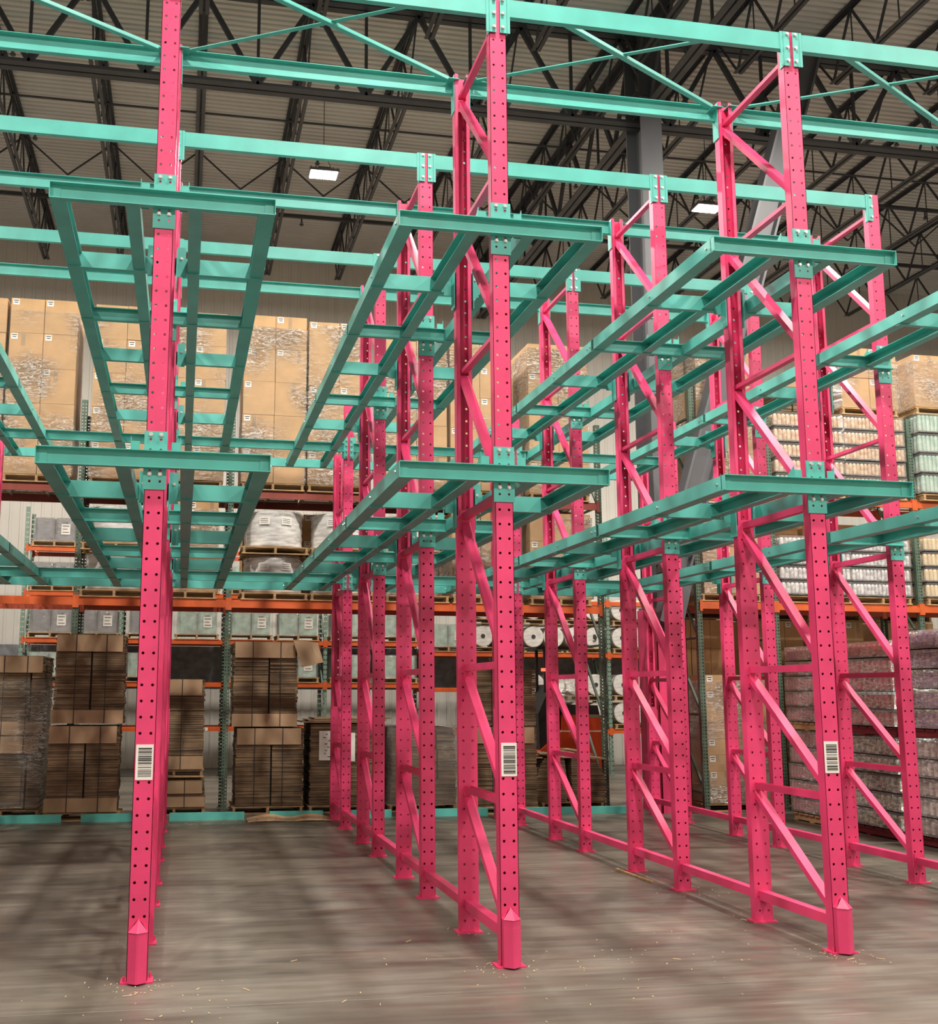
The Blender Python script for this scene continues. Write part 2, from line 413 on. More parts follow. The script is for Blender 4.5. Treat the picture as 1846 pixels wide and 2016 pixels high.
# bridging between the joists
for yb, nm in ((15.2, 'single'),):
    b = MB()
    for a, c in zip(JX, JX[1:]):
        b.bar((a, yb, 13.75), ((a+c)/2, yb, 12.95), .03, .03); b.bar(((a+c)/2, yb, 12.95), (c, yb, 13.75), .03, .03)
    tag(b.build('joist_bridging', M['truss']), 'zigzag line of thin dark bridging between the roof joists', 'bridging')
for yb, nm in ((10.9, 'nearest the girder'), (13.9, 'halfway to the back wall'), (17.0, 'nearest the back wall')):
    e = empty('sprinkler_pipe', (0, yb, 0), 'black sprinkler pipe under the roof deck, %s' % nm, 'pipe', 'sprinkler pipes under the roof')
    MB().cyl((X0+1, 0, 13.25), (X1-1, 0, 13.25), .05, 12).build('pipe', M['truss'], e)
    h = MB().cyl((0, 0, 13.2), (0, 0, 13.12), .02, 8).cyl((0, 0, 13.12), (0, 0, 13.04), .012, 6).bar((-.045, 0, 13.04), (0, 0, 13.14), .012, .012).bar((.045, 0, 13.04), (0, 0, 13.14), .012, .012).cyl((0, 0, 13.045), (0, 0, 13.03), .05, 8).mesh('sprinkler_head', M['truss'])
    for k in range(9): link_mesh('sprinkler_head', h, e, (-3.05+2.9*k, 0, 0))
for k, yy in enumerate((12.1, 15.6, 16.4)):
    tag(MB().cyl((X0+1, yy, 12.95), (X1-1, yy, 12.95), .022, 8).build('conduit', M['truss']), 'thin dark conduit strung below the roof joists, %s from the girder' % ORD[k], 'conduit')

# high bay lamps
def lamp_meshes():
    h = MB()
    h.box(-.30, .30, -.20, .20, 0, .05); h.box(-.12, .12, -.10, .10, .05, .13)
    for i in range(7): h.box(-.28+.09*i, -.265+.09*i, -.18, .18, .05, .09)
    led = MB()
    for i in range(4): led.box(-.27+.14*i, -.27+.14*i+.12, -.17, .17, -.012, -.001)
    rod = MB().bar((-.2, 0, .05), (0, 0, .5), .01, .01).bar((.2, 0, .05), (0, 0, .5), .01, .01).bar((0, 0, .49), (0, 0, 1.61), .012, .012, up=(0, 1, 0))
    return h.mesh('housing', M['column']), led.mesh('led_panel', M['led']), rod.mesh('hanger', M['truss'])
lm = lamp_meshes()
for ix, lx in enumerate(LX):
    for iy, ly in enumerate(LY):
        seen = {(1, 0): 'glaring high bay lamp hanging over the left racks, lit white', (2, 0): 'glaring high bay lamp hanging right of the grey column, lit white'}
        lb = seen.get((ix, iy), 'high bay lamp above the racks, %s from the left in row %s from the back' % (ORD[ix], ORD[iy]))
        e = empty('high_bay_lamp', (lx, ly, LZ), lb, 'lamp', 'high bay lamps')
        for nm, me in zip(('housing', 'led_panel', 'hanger'), lm): link_mesh(nm, me, e)
        ld = bpy.data.lights.new('lamp_light', 'AREA'); ld.shape = 'RECTANGLE'; ld.size = .55; ld.size_y = .36
        ld.energy = LAMP_W; ld.color = LAMP_COL; ld.spread = math.radians(LAMP_SPREAD)
        lo = bpy.data.objects.new('lamp_light', ld); COL.objects.link(lo); lo.location = (lx, ly, LZ-.03)

# column
def column():
    x0, x1, y0 = 7.90, 8.29, 9.02
    e = empty('steel_column', (0, 0, 0), 'tall grey steel column holding the roof girder, lower part behind pink sheeting', 'column')
    b = MB()
    b.box(x0, x1, y0, y0+.03, 0, 13.6); b.box(x0, x1, y0+.62, y0+.65, 0, 13.6); b.box((x0+x1)/2-.012, (x0+x1)/2+.012, y0+.03, y0+.62, 0, 13.6)
    b.build('shaft', M['column'], e)
    MB().box(x0-.10, x1+.10, y0-.04, y0+.70, 12.35, 12.40).box(x0-.02, x1+.02, y0-.03, y0-.001, 12.4, 13.6).build('cap_plate', M['truss'], e)
    g = MB(); t = .012
    g.box(x0-.06, x1+.06, y0-.05, y0-.05+t, 0, 3.28); g.box(x0-.06, x0-.06+t, y0-.05, y0+.70, 0, 3.28); g.box(x1+.06-t, x1+.06, y0-.05, y0+.7, 0, 3.28)
    g.box(x0-.06, x1+.06, y0+.69, y0+.7, 0, 3.28)
    o = g.build('column_guard', M['pink'], e); o['label'] = 'pink lower sheeting of the column'
    xs = x0-.0605
    s = MB().box(xs-.005, xs, y0+.12, y0+.24, 1.42, 2.25)
    for k in range(9): s.box(xs-.007, xs-.005, y0+.14, y0+.22, 1.52+.035*k, 1.535+.035*k+.008*(k % 2), 1)
    for k in range(6): s.box(xs-.007, xs-.005, y0+.14, y0+.22, 1.95+.03*k, 1.962+.03*k, 1)
    s.build('sign_strip', [M['white'], M['ink']], o)
    # diagonal brace in the plane of the column
    b = MB(); yb = 8.80; p0 = Vector((8.065, yb, 3.77)); p1 = Vector((11.29, yb, 14.16))
    d = (p1-p0).normalized(); sx = Vector((d.z, 0, -d.x))
    p1 = p0 + d*((13.6-p0.z)/d.z)
    b.prism([(-.23, -.14), (-.19, -.14), (-.19, -.012), (.19, -.012), (.19, -.14), (.23, -.14), (.23, .14), (.19, .14), (.19, .012), (-.19, .012), (-.19, .14), (-.23, .14)], p0, p1, sx, (0, 1, 0))
    b.prism([(-.10, -.14), (.30, -.14), (.30, .14), (-.10, .14)], (7.86, yb, 3.02), p0, sx, (0, 1, 0))
    b.box(7.86, 8.3, yb+.14, yb+.165, 2.9, 3.9)
    tag(b.build('diagonal_brace', M['column']), 'heavy grey steel brace rising steeply to the right from the column', 'brace')
column()

# ------------------------------------------------------------------ pink upright frames
PW, PD = 0.137, 0.088
HOLE_P, HOLE_Z, HOLE_R = 0.1086, 0.42, 0.0105
def bolt(b, x, y, z, r=.013, h=.014, d=-1, mi=0):
    b.cyl((x, y, z), (x, y+d*.004, z), r*1.35, 8, mi); b.cyl((x, y, z), (x, y+d*h, z), r, 6, mi)
def post_front_mesh(H):
    b = MB(); t = .004
    b.perf(0, PW, 0, t, .01, H, [-.036, .036], HOLE_P, HOLE_Z, HOLE_R)
    for s in (-1, 1):
        x = s*(PW/2); xi = s*(PW/2-t)
        b.box(min(x, xi), max(x, xi), 0, PD, .01, H)
        b.box(min(s*(PW/2-.02), x), max(s*(PW/2-.02), x), PD-t, PD, .01, H)
    b.box(-PW/2+.004, PW/2-.004, PD-.012, PD-.008, .01, 3.42); b.box(-PW/2+.004, PW/2-.004, .004, PD-.008, 3.415, 3.42)
    return b.mesh('post', M['pink'])
def post_rear_mesh(H, liner):
    b = MB(); t = .004; yw = .015
    b.perf(0, PW, yw-t, yw, .01, H, [-.036, .036], HOLE_P, HOLE_Z, HOLE_R)
    for s in (-1, 1):
        x = s*(PW/2); xi = s*(PW/2-t)
        b.box(min(x, xi), max(x, xi), yw-PD, yw, .01, H)
        b.box(min(s*(PW/2-.032), x), max(s*(PW/2-.032), x), yw-PD, yw-PD+t, .01, H)
    return b.mesh('post', M['pink'])
def liner_mesh(z1):
    b = MB(); t = .004; w2 = PW+.022; y = -.082
    b.perf(0, w2, y, y+t, .01, z1, [-.040, .040], HOLE_P, HOLE_Z, HOLE_R)
    for s in (-1, 1):
        b.box(min(s*w2/2, s*(w2/2-t)), max(s*w2/2, s*(w2/2-t)), y, y+.05, .01, z1)
    b.box(-PW/2, PW/2, y+.045, y+.049, .01, z1)  # unseen plate added to stop light leaking through the sleeve holes
    b.prism([(-w2/2, 0), (w2/2, 0), (w2/2*.55, .06), (-w2/2*.55, .06)], (0, y, z1), (0, y+.05, z1), (1, 0, 0), (0, 0, 1))
    return b.mesh('post_sleeve', M['pink'])
def plate_mesh():
    b = MB().box(-.105, .105, -.03, .115, 0, .012)
    for x in (-.085, .085): b.cyl((x, -.005 if x < 0 else .09, .012), (x, -.005 if x < 0 else .09, .045), .009, 8)
    return b.mesh('base_plate', M['pink'])
BRZ = [7.20, 5.95, 4.64, 3.37, 2.10, 1.12, .22]
def brace_meshes(dy, ztop, first):
    out = []
    zs = [z for z in BRZ if z < ztop-.1]
    if first is not None: zs[0] = min(zs[0], ztop-.2)
    y0, y1 = .055, dy-.045
    for i, z in enumerate(zs):
        low = (i == len(zs)-1)
        h = .036 if z > 3.5 else .055
        if low: h = .075
        b = MB(); pr = [(-.028, -h/2), (.028, -h/2), (.028, h/2), (.024, h/2), (.024, -h/2+.004), (-.024, -h/2+.004), (-.024, h/2), (-.028, h/2)]
        if low: pr = [(-.04, -h/2), (.04, -h/2), (.04, h/2), (-.04, h/2)]
        b.prism(pr, (0, y0, z), (0, y1, z), (1, 0, 0), (0, 0, 1)); out.append(('crossbar', b.mesh('crossbar', M['pink'])))
    for a, c in zip(zs, zs[1:]):
        p0 = Vector((0, y1, a-.05)); p1 = Vector((0, y0, c+.06)); d = (p1-p0).normalized(); n = Vector((0, -d.z, d.y))
        b = MB(); b.prism([(-.037, -.024), (.037, -.024), (.037, .024), (.033, .024), (.033, -.020), (-.033, -.020), (-.033, .024), (-.037, .024)], p0, p1, (1, 0, 0), n)
        out.append(('diagonal_brace', b.mesh('diagonal_brace', M['pink'])))
    return out
ROWN = {-1: 'row at the left edge', 0: 'first full row from the left', 1: 'centre row', 2: 'row right of centre', 3: 'row nearest the right edge'}
FRN = ['front', 'second', 'third', 'rearmost']
def guard(parent):
    b = MB(); w = .062; z1 = .33
    b.prism([(-w, 0), (-w, -.045), (-w*.12, -.088), (w*.12, -.088), (w, -.045), (w, 0)], (0, 0, .012), (0, 0, z1), (1, 0, 0), (0, 1, 0))
    k = len(b.v)
    ring = [(-w, 0), (-w, -.05), (-w*.12, -.095), (w*.12, -.095), (w, -.05), (w, 0)]
    b.v += [(x*1.04, y, z1) for x, y in ring] + [(0, 0, z1+.085), (0, -.02, z1+.075)]
    for i in range(5): b.f.append((k+i, k+i+1, k+7 if 0 < i < 4 else k+6)); b.m.append(0)
    b.f.append((k, k+7, k+6)); b.m.append(0); b.f.append((k+5, k+6, k+7)); b.m.append(0)
    b.build('post_guard', M['pink'], parent)
def barcode(parent, seed, dx=0):
    rnd = random.Random(seed); b = MB(); w = .058; z0, z1 = 1.305, 1.54
    b.box(dx-w, dx+w, -.0025, -.0004, z0, z1)
    z = z1-.022
    while z > z0+.02:
        h = rnd.choice([.003, .003, .005, .008, .011])
        b.box(dx-w*.72, dx+w*.82, -.0032, -.0026, z-h, z, 1); z -= h + rnd.choice([.003, .004, .006, .010])
    b.build('barcode_label', [M['white'], M['ink']], parent)['label'] = 'white barcode sticker'
pf = {h: post_front_mesh(h) for h in set(HTOP[0::2])}
pr = {h: post_rear_mesh(h, True) for h in set(HTOP[1::2])}
lin = liner_mesh(3.36); bp = plate_mesh()
brm = {}
for row in range(-1, 4):
    for f in range(4):
        ya, yb = YP[2*f], YP[2*f+1]; ha, hb = HTOP[2*f], HTOP[2*f+1]
        e = empty('upright_frame', (row*W, ya, 0), 'pink perforated upright frame, %s of the %s' % (FRN[f], ROWN[row]), 'rack frame', 'pink upright frames')
        link_mesh('post', pf[ha], e); link_mesh('post', pr[hb], e, (0, yb-ya, 0)); link_mesh('post_sleeve', lin if f < 3 else brm.setdefault('l', liner_mesh(1.62)), e, (0, yb-ya, 0))
        link_mesh('base_plate', bp, e); link_mesh('base_plate', bp, e, (0, yb-ya-.085, 0))
        key = (round(yb-ya, 3), f == 3)
        if key not in brm: brm[key] = brace_meshes(yb-ya, min(ha, hb), None)
        for nm, me in brm[key]: link_mesh(nm, me, e)
        if f == 0:
            guard(e)
            if row in (0, 1, 2): barcode(e, row+5, {0: 0, 1: .008, 2: -.004}[row])
# floor spacers between the frames of a row
for row in range(-1, 4):
    for g in range(3):
        a, b_ = YP[2*g+1]+.02, YP[2*g+2]-.002
        m = MB().box(-.036, .036, a, b_, .185, .255).box(-.05, .05, a, a+.006, .15, .29).box(-.05, .05, b_-.006, b_, .15, .29)
        o = m.build('row_spacer', M['pink'], None, (row*W, 0, 0))
        tag(o, 'pink floor spacer bar behind the %s frame of the %s' % (FRN[g], ROWN[row]), 'rack spacer', 'pink row spacers')

# ------------------------------------------------------------------ teal top tie beams
BAYN = ['bay at the left edge', 'bay left of the centre row', 'bay right of the centre row', 'rightmost bay']
POSTN = ['front posts', 'second posts', 'third posts', 'fourth posts', 'fifth posts', 'sixth posts']
def end_plate(side, web_y, zt, openc):
    b = MB()
    return b
def tie_meshes():
    L = W-PW-.004; h = .15
    A = MB(); A.prism(cprof(.05, h, .005), (-L/2, -.012, 0), (L/2, -.012, 0), (0, 1, 0), (0, 0, 1))
    Bm = MB(); Bm.prism(cprof(.05, h, .005), (-L/2, .0, 0), (L/2, .0, 0), (0, -1, 0), (0, 0, 1))
    PA = []
    for s in (-1, 1):
        b = MB(); x0 = s*(W/2-PW/2+.053); x1 = s*(W/2-PW/2-.03)
        b.box(min(x0, x1), max(x0, x1), -.018, -.012, -.225, .085)
        xx = s*(W/2-PW/2-.002); b.box(min(xx, xx-s*.005), max(xx, xx-s*.005), -.018, .05, -.225, .085)
        PA.append(b.mesh('end_plate', M['teal']))
    PB = []
    for s in (-1, 1):
        b = MB(); xx = s*(W/2-PW/2-.002)
        b.box(min(xx, xx-s*.006), max(xx, xx-s*.006), -.09, .01, -.27, .085)
        x0 = s*(W/2-PW/2+.053)
        b.box(min(x0, xx), max(x0, xx), .004, .010, -.27, .085)
        PB.append(b.mesh('end_plate', M['teal']))
    return (A.mesh('beam', M['teal']), PA), (Bm.mesh('beam', M['teal']), PB)
tm = tie_meshes()
for p in range(6):
    me, pl = tm[p % 2]; y = YP[p] - (0 if p % 2 == 0 else -.022)
    for bay in range(4):
        e = empty('tie_beam', ((bay-.5)*W, y, HTOP[p]-.095), 'teal tie beam across the post tops, %s, %s' % (POSTN[p], BAYN[bay]), 'rack beam', 'teal tie beams across the post tops')
        link_mesh('beam', me, e)
        for sd, q in zip((-1, 1), pl):
            o = link_mesh('end_plate', q, e)
            if p % 2 == 0: add_bolts(o, [(sd*(W/2-PW/2+.033), -.018, z) for z in (.06, -.06, -.18)])
def xbrace():
    y0, y1 = .05, 1.14; L = W/2
    res = []
    for s in (-1, 1):
        b = MB(); a = Vector((s*(-L+.13), y1, 0)); c = Vector((s*(L-.42), y0, 0)); dz = .012*s
        a.z += dz; c.z += dz
        b.bar(a, c, .045, .005); d = (c-a).normalized(); n = Vector((-d.y, d.x, 0))*.02
        b.bar(a+n+Vector((0, 0, .015)), c+n+Vector((0, 0, .015)), .005, .03)
        b.box(min(a.x, a.x-s*.1), max(a.x, a.x-s*.1), y1-.05, y1+.06, dz-.003, dz+.003)
        res.append(b.mesh('plan_brace', M['teal']))
    return res
xm = xbrace()
for bay in range(4):
    for k, me in enumerate(xm):
        o = link_mesh('plan_brace', me, None, ((bay-.5)*W, 0, ZT-.05))
        tag(o, 'flat teal brace atop the %s to its %s front corner' % (BAYN[bay], ('left', 'right')[1-k]), 'rack brace', 'teal plan braces')

# ------------------------------------------------------------------ teal pallet decks
DH = .125
def deck_parts(half):
    P = []
    xl, xr = -.81, (.81 if not half else .07)
    L = YP[7]+.03
    def beam_front(y):
        b = MB(); b.prism(cprof(.055, DH, .006), (xl, y, 0), (xr, y, 0), (0, -1, 0), (0, 0, 1))
        return b
    for p in (0, 2, 4):
        b = beam_front(YP[p]-.009)
        for s in ((-1, 1) if not half else (-1,)):
            x = s*.81; b.box(min(x, x-s*.004), max(x, x-s*.004), YP[p]-.066, YP[p]-.004, -DH/2, DH/2)
            b.box(min(x, x-s*.075), max(x, x-s*.075), YP[p]-.020, YP[p]-.014, -DH/2+.012, DH/2-.025)
        P.append(('front_beam' if p == 0 else 'cross_beam', b.mesh('cross_beam', M['teal'])))
        c = MB(); y = YP[p]
        c.perf(0, .16, y-.008, y-.001, -.21, .21, [-.036, .036], .075, .15, .010)
        P.append(('connector_plate', c.mesh('connector_plate', M['teal']), [(x, y-.008, zz) for zz in (.185, -.10) for x in (-.036, .036)]))
    for p in (1, 3, 5):
        b = MB(); y = YP[p]+.022
        b.prism(cprof(.055, DH+.01, .006), (xl+.006, y, 0), (xr-.006 if not half else .07, y, 0), (0, 1, 0), (0, 0, 1))
        P.append(('cross_beam', b.mesh('cross_beam', M['teal'])))
        for s in (-1, 1):
            c = MB(); x = s*(PW/2+.014)
            c.box(min(x, x+s*.006), max(x, x+s*.006), y-.105, y, -.24, .10)
            c.box(min(x, x+s*.075), max(x, x+s*.075), y-.008, y-.001, -.10, .16)
            bolt(c, x+s*.04, y-.008, .06, .011, .014, mi=1)
            P.append(('clip_angle', c.mesh('clip_angle', [M['teal'], M['zinc']])))
    for x, s in ((-.81, 1), (.81, -1), (-.175, -1), (.175, 1)):
        if half and x > 0: continue
        b = MB()
        w = .115 if abs(x) > .5 else .10
        b.prism(cprof(w, DH-.012, .005), (x, YP[0]-.012, .002), (x, L, .002), (s, 0, 0), (0, 0, 1))
        for yp in YP:
            for dy in ((-.04,) if yp in (YP[1], YP[3], YP[5]) else (.03, .11) if yp else (.06,)):
                if abs(x) > .5:
                    b.cyl((x, yp+dy, 0), (x-s*.012, yp+dy, 0), .011, 6, 1)
        P.append(('rail', b.mesh('rail', [M['teal'], M['zinc']])))
    # upstanding gussets next to the front posts
    for p in (0, 2, 4):
        for s in (-1, 1):
            if half and s > 0: continue
            g = MB(); x = s*.17
            g.prism([(0, 0), (.16, 0), (.0, .11)], (x, YP[p]+.01, DH/2), (x+s*.005, YP[p]+.01, DH/2), (0, 1, 0), (0, 0, 1))
            g.box(min(x, x-s*.06), max(x, x-s*.06), YP[p]+.008, YP[p]+.013, -DH/2, DH/2+.075)
            P.append(('gusset', g.mesh('gusset', M['teal'])))
    return P
dk = deck_parts(False); dkh = deck_parts(True)
for row in range(-1, 4):
    for lv, z in (('upper', Z2), ('lower', Z1)):
        e = empty('rail_deck', (row*W, 0, z), 'teal %s rail deck with ladder rungs carried by the %s' % (lv, ROWN[row]), 'rack deck', 'teal rail decks')
        for it in (dkh if row == 3 else dk):
            o = link_mesh(it[0], it[1], e)
            if len(it) > 2: add_bolts(o, it[2])
def bay_beams():
    L = W-PW-.006
    a = MB(); a.prism(cprof(.055, DH+.005, .006), (-L/2, 0, 0), (L/2, 0, 0), (0, -1, 0), (0, 0, 1))
    c = MB(); c.prism(cprof(.055, DH+.005, .006), (-L/2, 0, 0), (L/2, 0, 0), (0, 1, 0), (0, 0, 1))
    pls = []
    for s in (-1, 1):
        b = MB(); x0 = s*(W/2-.016); x1 = s*(W/2-PW/2-.035)
        b.box(min(x0, x1), max(x0, x1), -.008, -.002, -.16, .16)
        pls.append(b.mesh('end_plate', M['teal']))
    return a.mesh('beam', M['teal']), c.mesh('beam', M['teal']), pls
ba, bc, bpl = bay_beams()
for lv, z in (('upper', Z2), ('lower', Z1)):
    for bay in range(4):
        e = empty('deck_end_beam', ((bay-.5)*W, YP[6]-.004, z), 'teal %s deck beam on the seventh posts, %s' % (lv, BAYN[bay]), 'rack beam', 'teal beams across the deck ends')
        link_mesh('beam', ba, e)
        for sd, q in zip((-1, 1), bpl): add_bolts(link_mesh('end_plate', q, e), [(sd*(W/2-.036), -.008, z) for z in (.12, .04, -.04, -.12)])
        e = empty('deck_end_beam', ((bay-.5)*W, YP[7]+.03, z), 'teal %s deck beam on the rearmost posts, %s' % (lv, BAYN[bay]), 'rack beam', 'teal beams across the deck ends')
        link_mesh('beam', bc, e)
for k, (a, c) in enumerate(((-2.6, -1.43), (-1.15, -.2), (.12, 1.22), (1.6, 2.41), (2.84, 3.47), (3.83, 5.0), (5.58, 7.3))):
    o = MB().prism(cprof(.07, .11, .006), (a, 9.12, .055), (c, 9.12, .055), (0, 1, 0), (0, 0, 1)).build('floor_kerb_rail', M['teal'])
    tag(o, 'low teal kerb rail on the floor behind the lanes, %s from left' % ORD[k], 'kerb rail', 'teal kerb rails')

# ------------------------------------------------------------------ pallets and loads
def pallet_meshes(w, d, mat):
    t = MB(); n = 7; s = w/(n*1.0)
    for i in range(n): t.box(-w/2, w/2, d*i/n+.008, d*(i+1)/n-.02, .10, .12)
    st = [MB().box(x, x+.04, 0.01, d-.02, .018, .10).mesh('stringer', mat) for x in (-w/2+.02, -.02, w/2-.06)]
    bo = MB()
    for y in (.0, d/2-.05, d-.11): bo.box(-w/2, w/2, y+.008, y+.10, 0, .018)
    return [('deck_boards', t.mesh('deck_boards', mat)), ('stringer', st[0]), ('stringer', st[1]), ('stringer', st[2]), ('bottom_boards', bo.mesh('bottom_boards', mat))]
PM = {}
def pallet(x, y, z, w, d, label, group='wooden pallets', mat='wood'):
    k = (w, d, mat)
    if k not in PM: PM[k] = pallet_meshes(w, d, M[mat])
    e = empty('pallet', (x, y, z), label, 'pallet', group)
    for nm, me in PM[k]: link_mesh(nm, me, e)
    return e
# cartons
def carton_meshes(w, d, h, seam=True):
    b = MB(); g = .004
    b.box(-w/2+g, w/2-g, g, d-g, 0, h-g*1.5)
    b.box(-w/2+g, w/2-g, g+.002, d-g, h-g*1.5, h-g)
    tp = MB().box(-.03, .03, g-.0015, g, h*.62, h-.012)
    lb = MB().box(-w/2+.03, -w/2+.13, g-.003, g-.001, h-.115, h-.02)
    lb.box(-w/2+.04, -w/2+.12, g-.004, g-.003, h-.052, h-.036, 1); lb.box(-w/2+.05, -w/2+.11, g-.004, g-.003, h-.085, h-.07, 1)
    return b.mesh('carton_body', M['carton']), tp.mesh('tape', M['carton2']), lb.mesh('shipping_label', [M['white'], M['ink']])
CM = {}
TIER = ['lowest', 'second', 'third', 'fourth', 'fifth', 'sixth', 'seventh']
def carton_stack(x0, x1, y0, d, z0, z1, tiers, where, cols=2, film=True, seed=0):
    w = (x1-x0)/cols; h = (z1-z0)/tiers; k = (round(w, 3), round(d, 3), round(h, 3))
    if k not in CM: CM[k] = carton_meshes(w, d, h)
    bd, tp, lb = CM[k]; rnd = random.Random(seed)
    for t in range(tiers):
        for c in range(cols):
            cn = ['left', 'right'][c] if cols == 2 else ORD[c] + ' column'
            tn = 'top' if t == tiers-1 else TIER[t]
            e = empty('carton', (x0+w*(c+.5)+rnd.uniform(-.004, .004), y0+rnd.uniform(-.008, .008), z0+h*t), 'brown carton, %s, %s tier, %s' % (cn, tn, where), 'carton', 'cartons in the ' + where)
            link_mesh('carton_body', bd, e)
            if rnd.random() < .8: link_mesh('shipping_label', lb, e)
            if rnd.random() < .5: link_mesh('tape', tp, e, (rnd.uniform(-.1, .15), 0, 0))
    if film: wrap(x0-.012, x1+.012, y0-.022, y0+d+.012, z0-.005, z1-rnd.uniform(.05, .25), 'clear stretch film around the %s' % where, seed)
def wrap(x0, x1, y0, y1, z0, z1, label, seed=0, mat='film'):
    rnd = random.Random(seed+100); b = MB(); nz = 9; pts = []
    cor = [(x0, y0), (x1, y0), (x1, y1), (x0, y1)]
    ring = []
    for i in range(4):
        a, c = cor[i], cor[(i+1) % 4]
        for k in range(6): ring.append((a[0]+(c[0]-a[0])*k/6, a[1]+(c[1]-a[1])*k/6))
    for j in range(nz+1):
        for (x, y) in ring: pts.append((x+rnd.uniform(-.005, .005), y+rnd.uniform(-.005, .005), z0+(z1-z0)*j/nz+rnd.uniform(-.01, .01)))
    b.v = pts; n = len(ring)
    for j in range(nz):
        for i in range(n):
            k = (i+1) % n; b.f.append((j*n+i, j*n+k, (j+1)*n+k, (j+1)*n+i)); b.m.append(0)
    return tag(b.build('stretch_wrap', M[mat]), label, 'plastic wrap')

# bundles of flat cardboard
def bundle(x0, x1, y0, d, z0, z1, label, caps=(1, 1), slit=.55, seed=0, straps=(.3, .7), lean=0.0, group='bundles of flat cardboard'):
    rnd = random.Random(seed); w = x1-x0
    e = empty('cardboard_bundle', ((x0+x1)/2, y0, z0), label, 'cardboard bundle', group)
    H = z1-z0; b = MB(); z = 0.0; sx = -w/2 + w*slit; off = [0, 0]
    while z < H-.004:
        t = min(rnd.uniform(.022, .06), H-z)
        for i, (a, c) in enumerate(((-w/2+.02, sx-.014), (sx+.014, w/2-.02))):
            o1 = rnd.uniform(-.012, .012); f = rnd.uniform(-.012, .010); ln = lean*z
            b.box(a+(o1 if i == 0 else 0)+ln, c+(o1 if i else 0)+ln, f+.02, d, z, z+t-.004)
        z += t
    b.build('board_layers', M['layers'], e)
    MB().box(-w/2+.05, w/2-.05, .10, d-.05, 0.002, H-.004).build('dark_core', M['black'], e)  # black core paints the shade inside the slit and layer gaps
    ch = .20 if H > .7 else .15
    if caps[0]:
        c = MB().box(-w/2+.03+lean*H, w/2-.06+lean*H, -.012, .0, H-ch*1.25, H+.004).box(-w/2+.03+lean*H, w/2-.06+lean*H, -.012, d, H, H+.006)
        c.build('top_flap', M['carton2'], e)
    if caps[1]:
        c = MB().box(-w/2-.0, w/2-.02, -.014, .0, 0.0, ch)
        c.build('bottom_flap', M['carton2'], e)
    for s in straps:
        x = -w/2+w*s
        MB().box(x-.006, x+.006, -.019, -.0145, 0.0, H+.004).box(x-.006, x+.006, -.019, d*.5, H+.0065, H+.009).build('strap', M['black'], e)
    return e
FY = 9.78
def floor_pallet(xc, w, label, near=False): pallet(.228+(xc-.228)*.97 if near else xc, 9.26 if near else FY+.02, 0, w*.97 if near else w, .6 if near else 1.1, label, 'pallets under the cardboard')
specs = [
 (-2.95, -1.81, 1.23, 2.42, 'upper cardboard bundle at the left edge, wrapped in film, band of three folds on top', (1, 1), .8, (.45, .75)),
 (-2.95, -1.82, .13, 1.21, 'lower cardboard bundle at the left edge, wrapped in film', (1, 0), .8, (.45, .75)),
 (-1.71, -.62, 1.40, 2.76, 'tallest cardboard bundle, upper one left of the nearest pink post', (1, 1), .52, (.3, .72)),
 (-1.76, -.66, .13, 1.36, 'lower cardboard bundle left of the nearest pink post, flap with green smear', (1, 1), .52, (.3, .72)),
 (-.30, .62, .70, 2.08, 'slim tall cardboard bundle just right of the nearest pink post', (1, 1), .33, (.6,)),
 (-.28, .66, .13, .52, 'short cardboard bundle under the slim one, right of the nearest pink post', (1, 1), .3, (.65,)),
 (1.03, 2.08, 1.35, 2.68, 'upper cardboard bundle with torn sheets hanging off its right corner', (1, 1), .55, (.3, .72)),
 (1.09, 2.19, .13, 1.32, 'lower cardboard bundle under the one with hanging sheets', (1, 0), .52, (.28, .68)),
 (2.26, 3.34, .13, 1.40, 'low cardboard bundle with white papers taped to it', (0, 0), .6, ()),
 (4.93, 6.05, 1.36, 2.28, 'upper dark cardboard bundle behind the centre row', (0, 0), .5, (.3,)),
 (4.96, 6.05, .13, 1.33, 'lower cardboard bundle behind the centre row', (1, 0), .5, (.28, .7)),
]
for i, (a, c, z0, z1, lb, cp, sl, st) in enumerate(specs):
    if i in (2, 3, 9, 10):
        a, c = .228+(a-.228)*.97, .228+(c-.228)*.97
        z0 = z0 if z0 < .2 else 1.9+(z0-1.9)*.97; z1 = 1.9+(z1-1.9)*.97
    bundle(a, c, 9.25 if i in (2, 3, 9, 10) else FY, .60 if i in (2, 3, 9, 10) else 1.05, z0, z1, lb, cp, sl, i+3, st)
for a, c, nm in ((-2.95, -1.82, 'film wrapped bundles at the left edge'), (-1.76, -.62, 'tallest pair of cardboard bundles'), (-.3, .66, 'slim cardboard bundles'), (1.06, 2.19, 'bundles with hanging sheets'), (2.26, 3.34, 'bundle with taped papers'), (3.55, 4.68, 'film wrapped grey bundles in the middle'), (4.95, 6.05, 'bundles behind the centre row'), (6.1, 7.2, 'slumped cardboard heap')):
    floor_pallet((a+c)/2, c-a, 'low wooden pallet under the %s' % nm, 'tallest' in nm or 'centre' in nm)
pallet(.16, FY+.02, .575, .92, 1.0, 'wooden pallet between the slim and the short cardboard bundle', 'pallets under the cardboard')
wrap(-2.98, -1.78, FY-.035, FY+1.08, .15, 2.05, 'shiny stretch film around the two bundles at the left edge', 41)
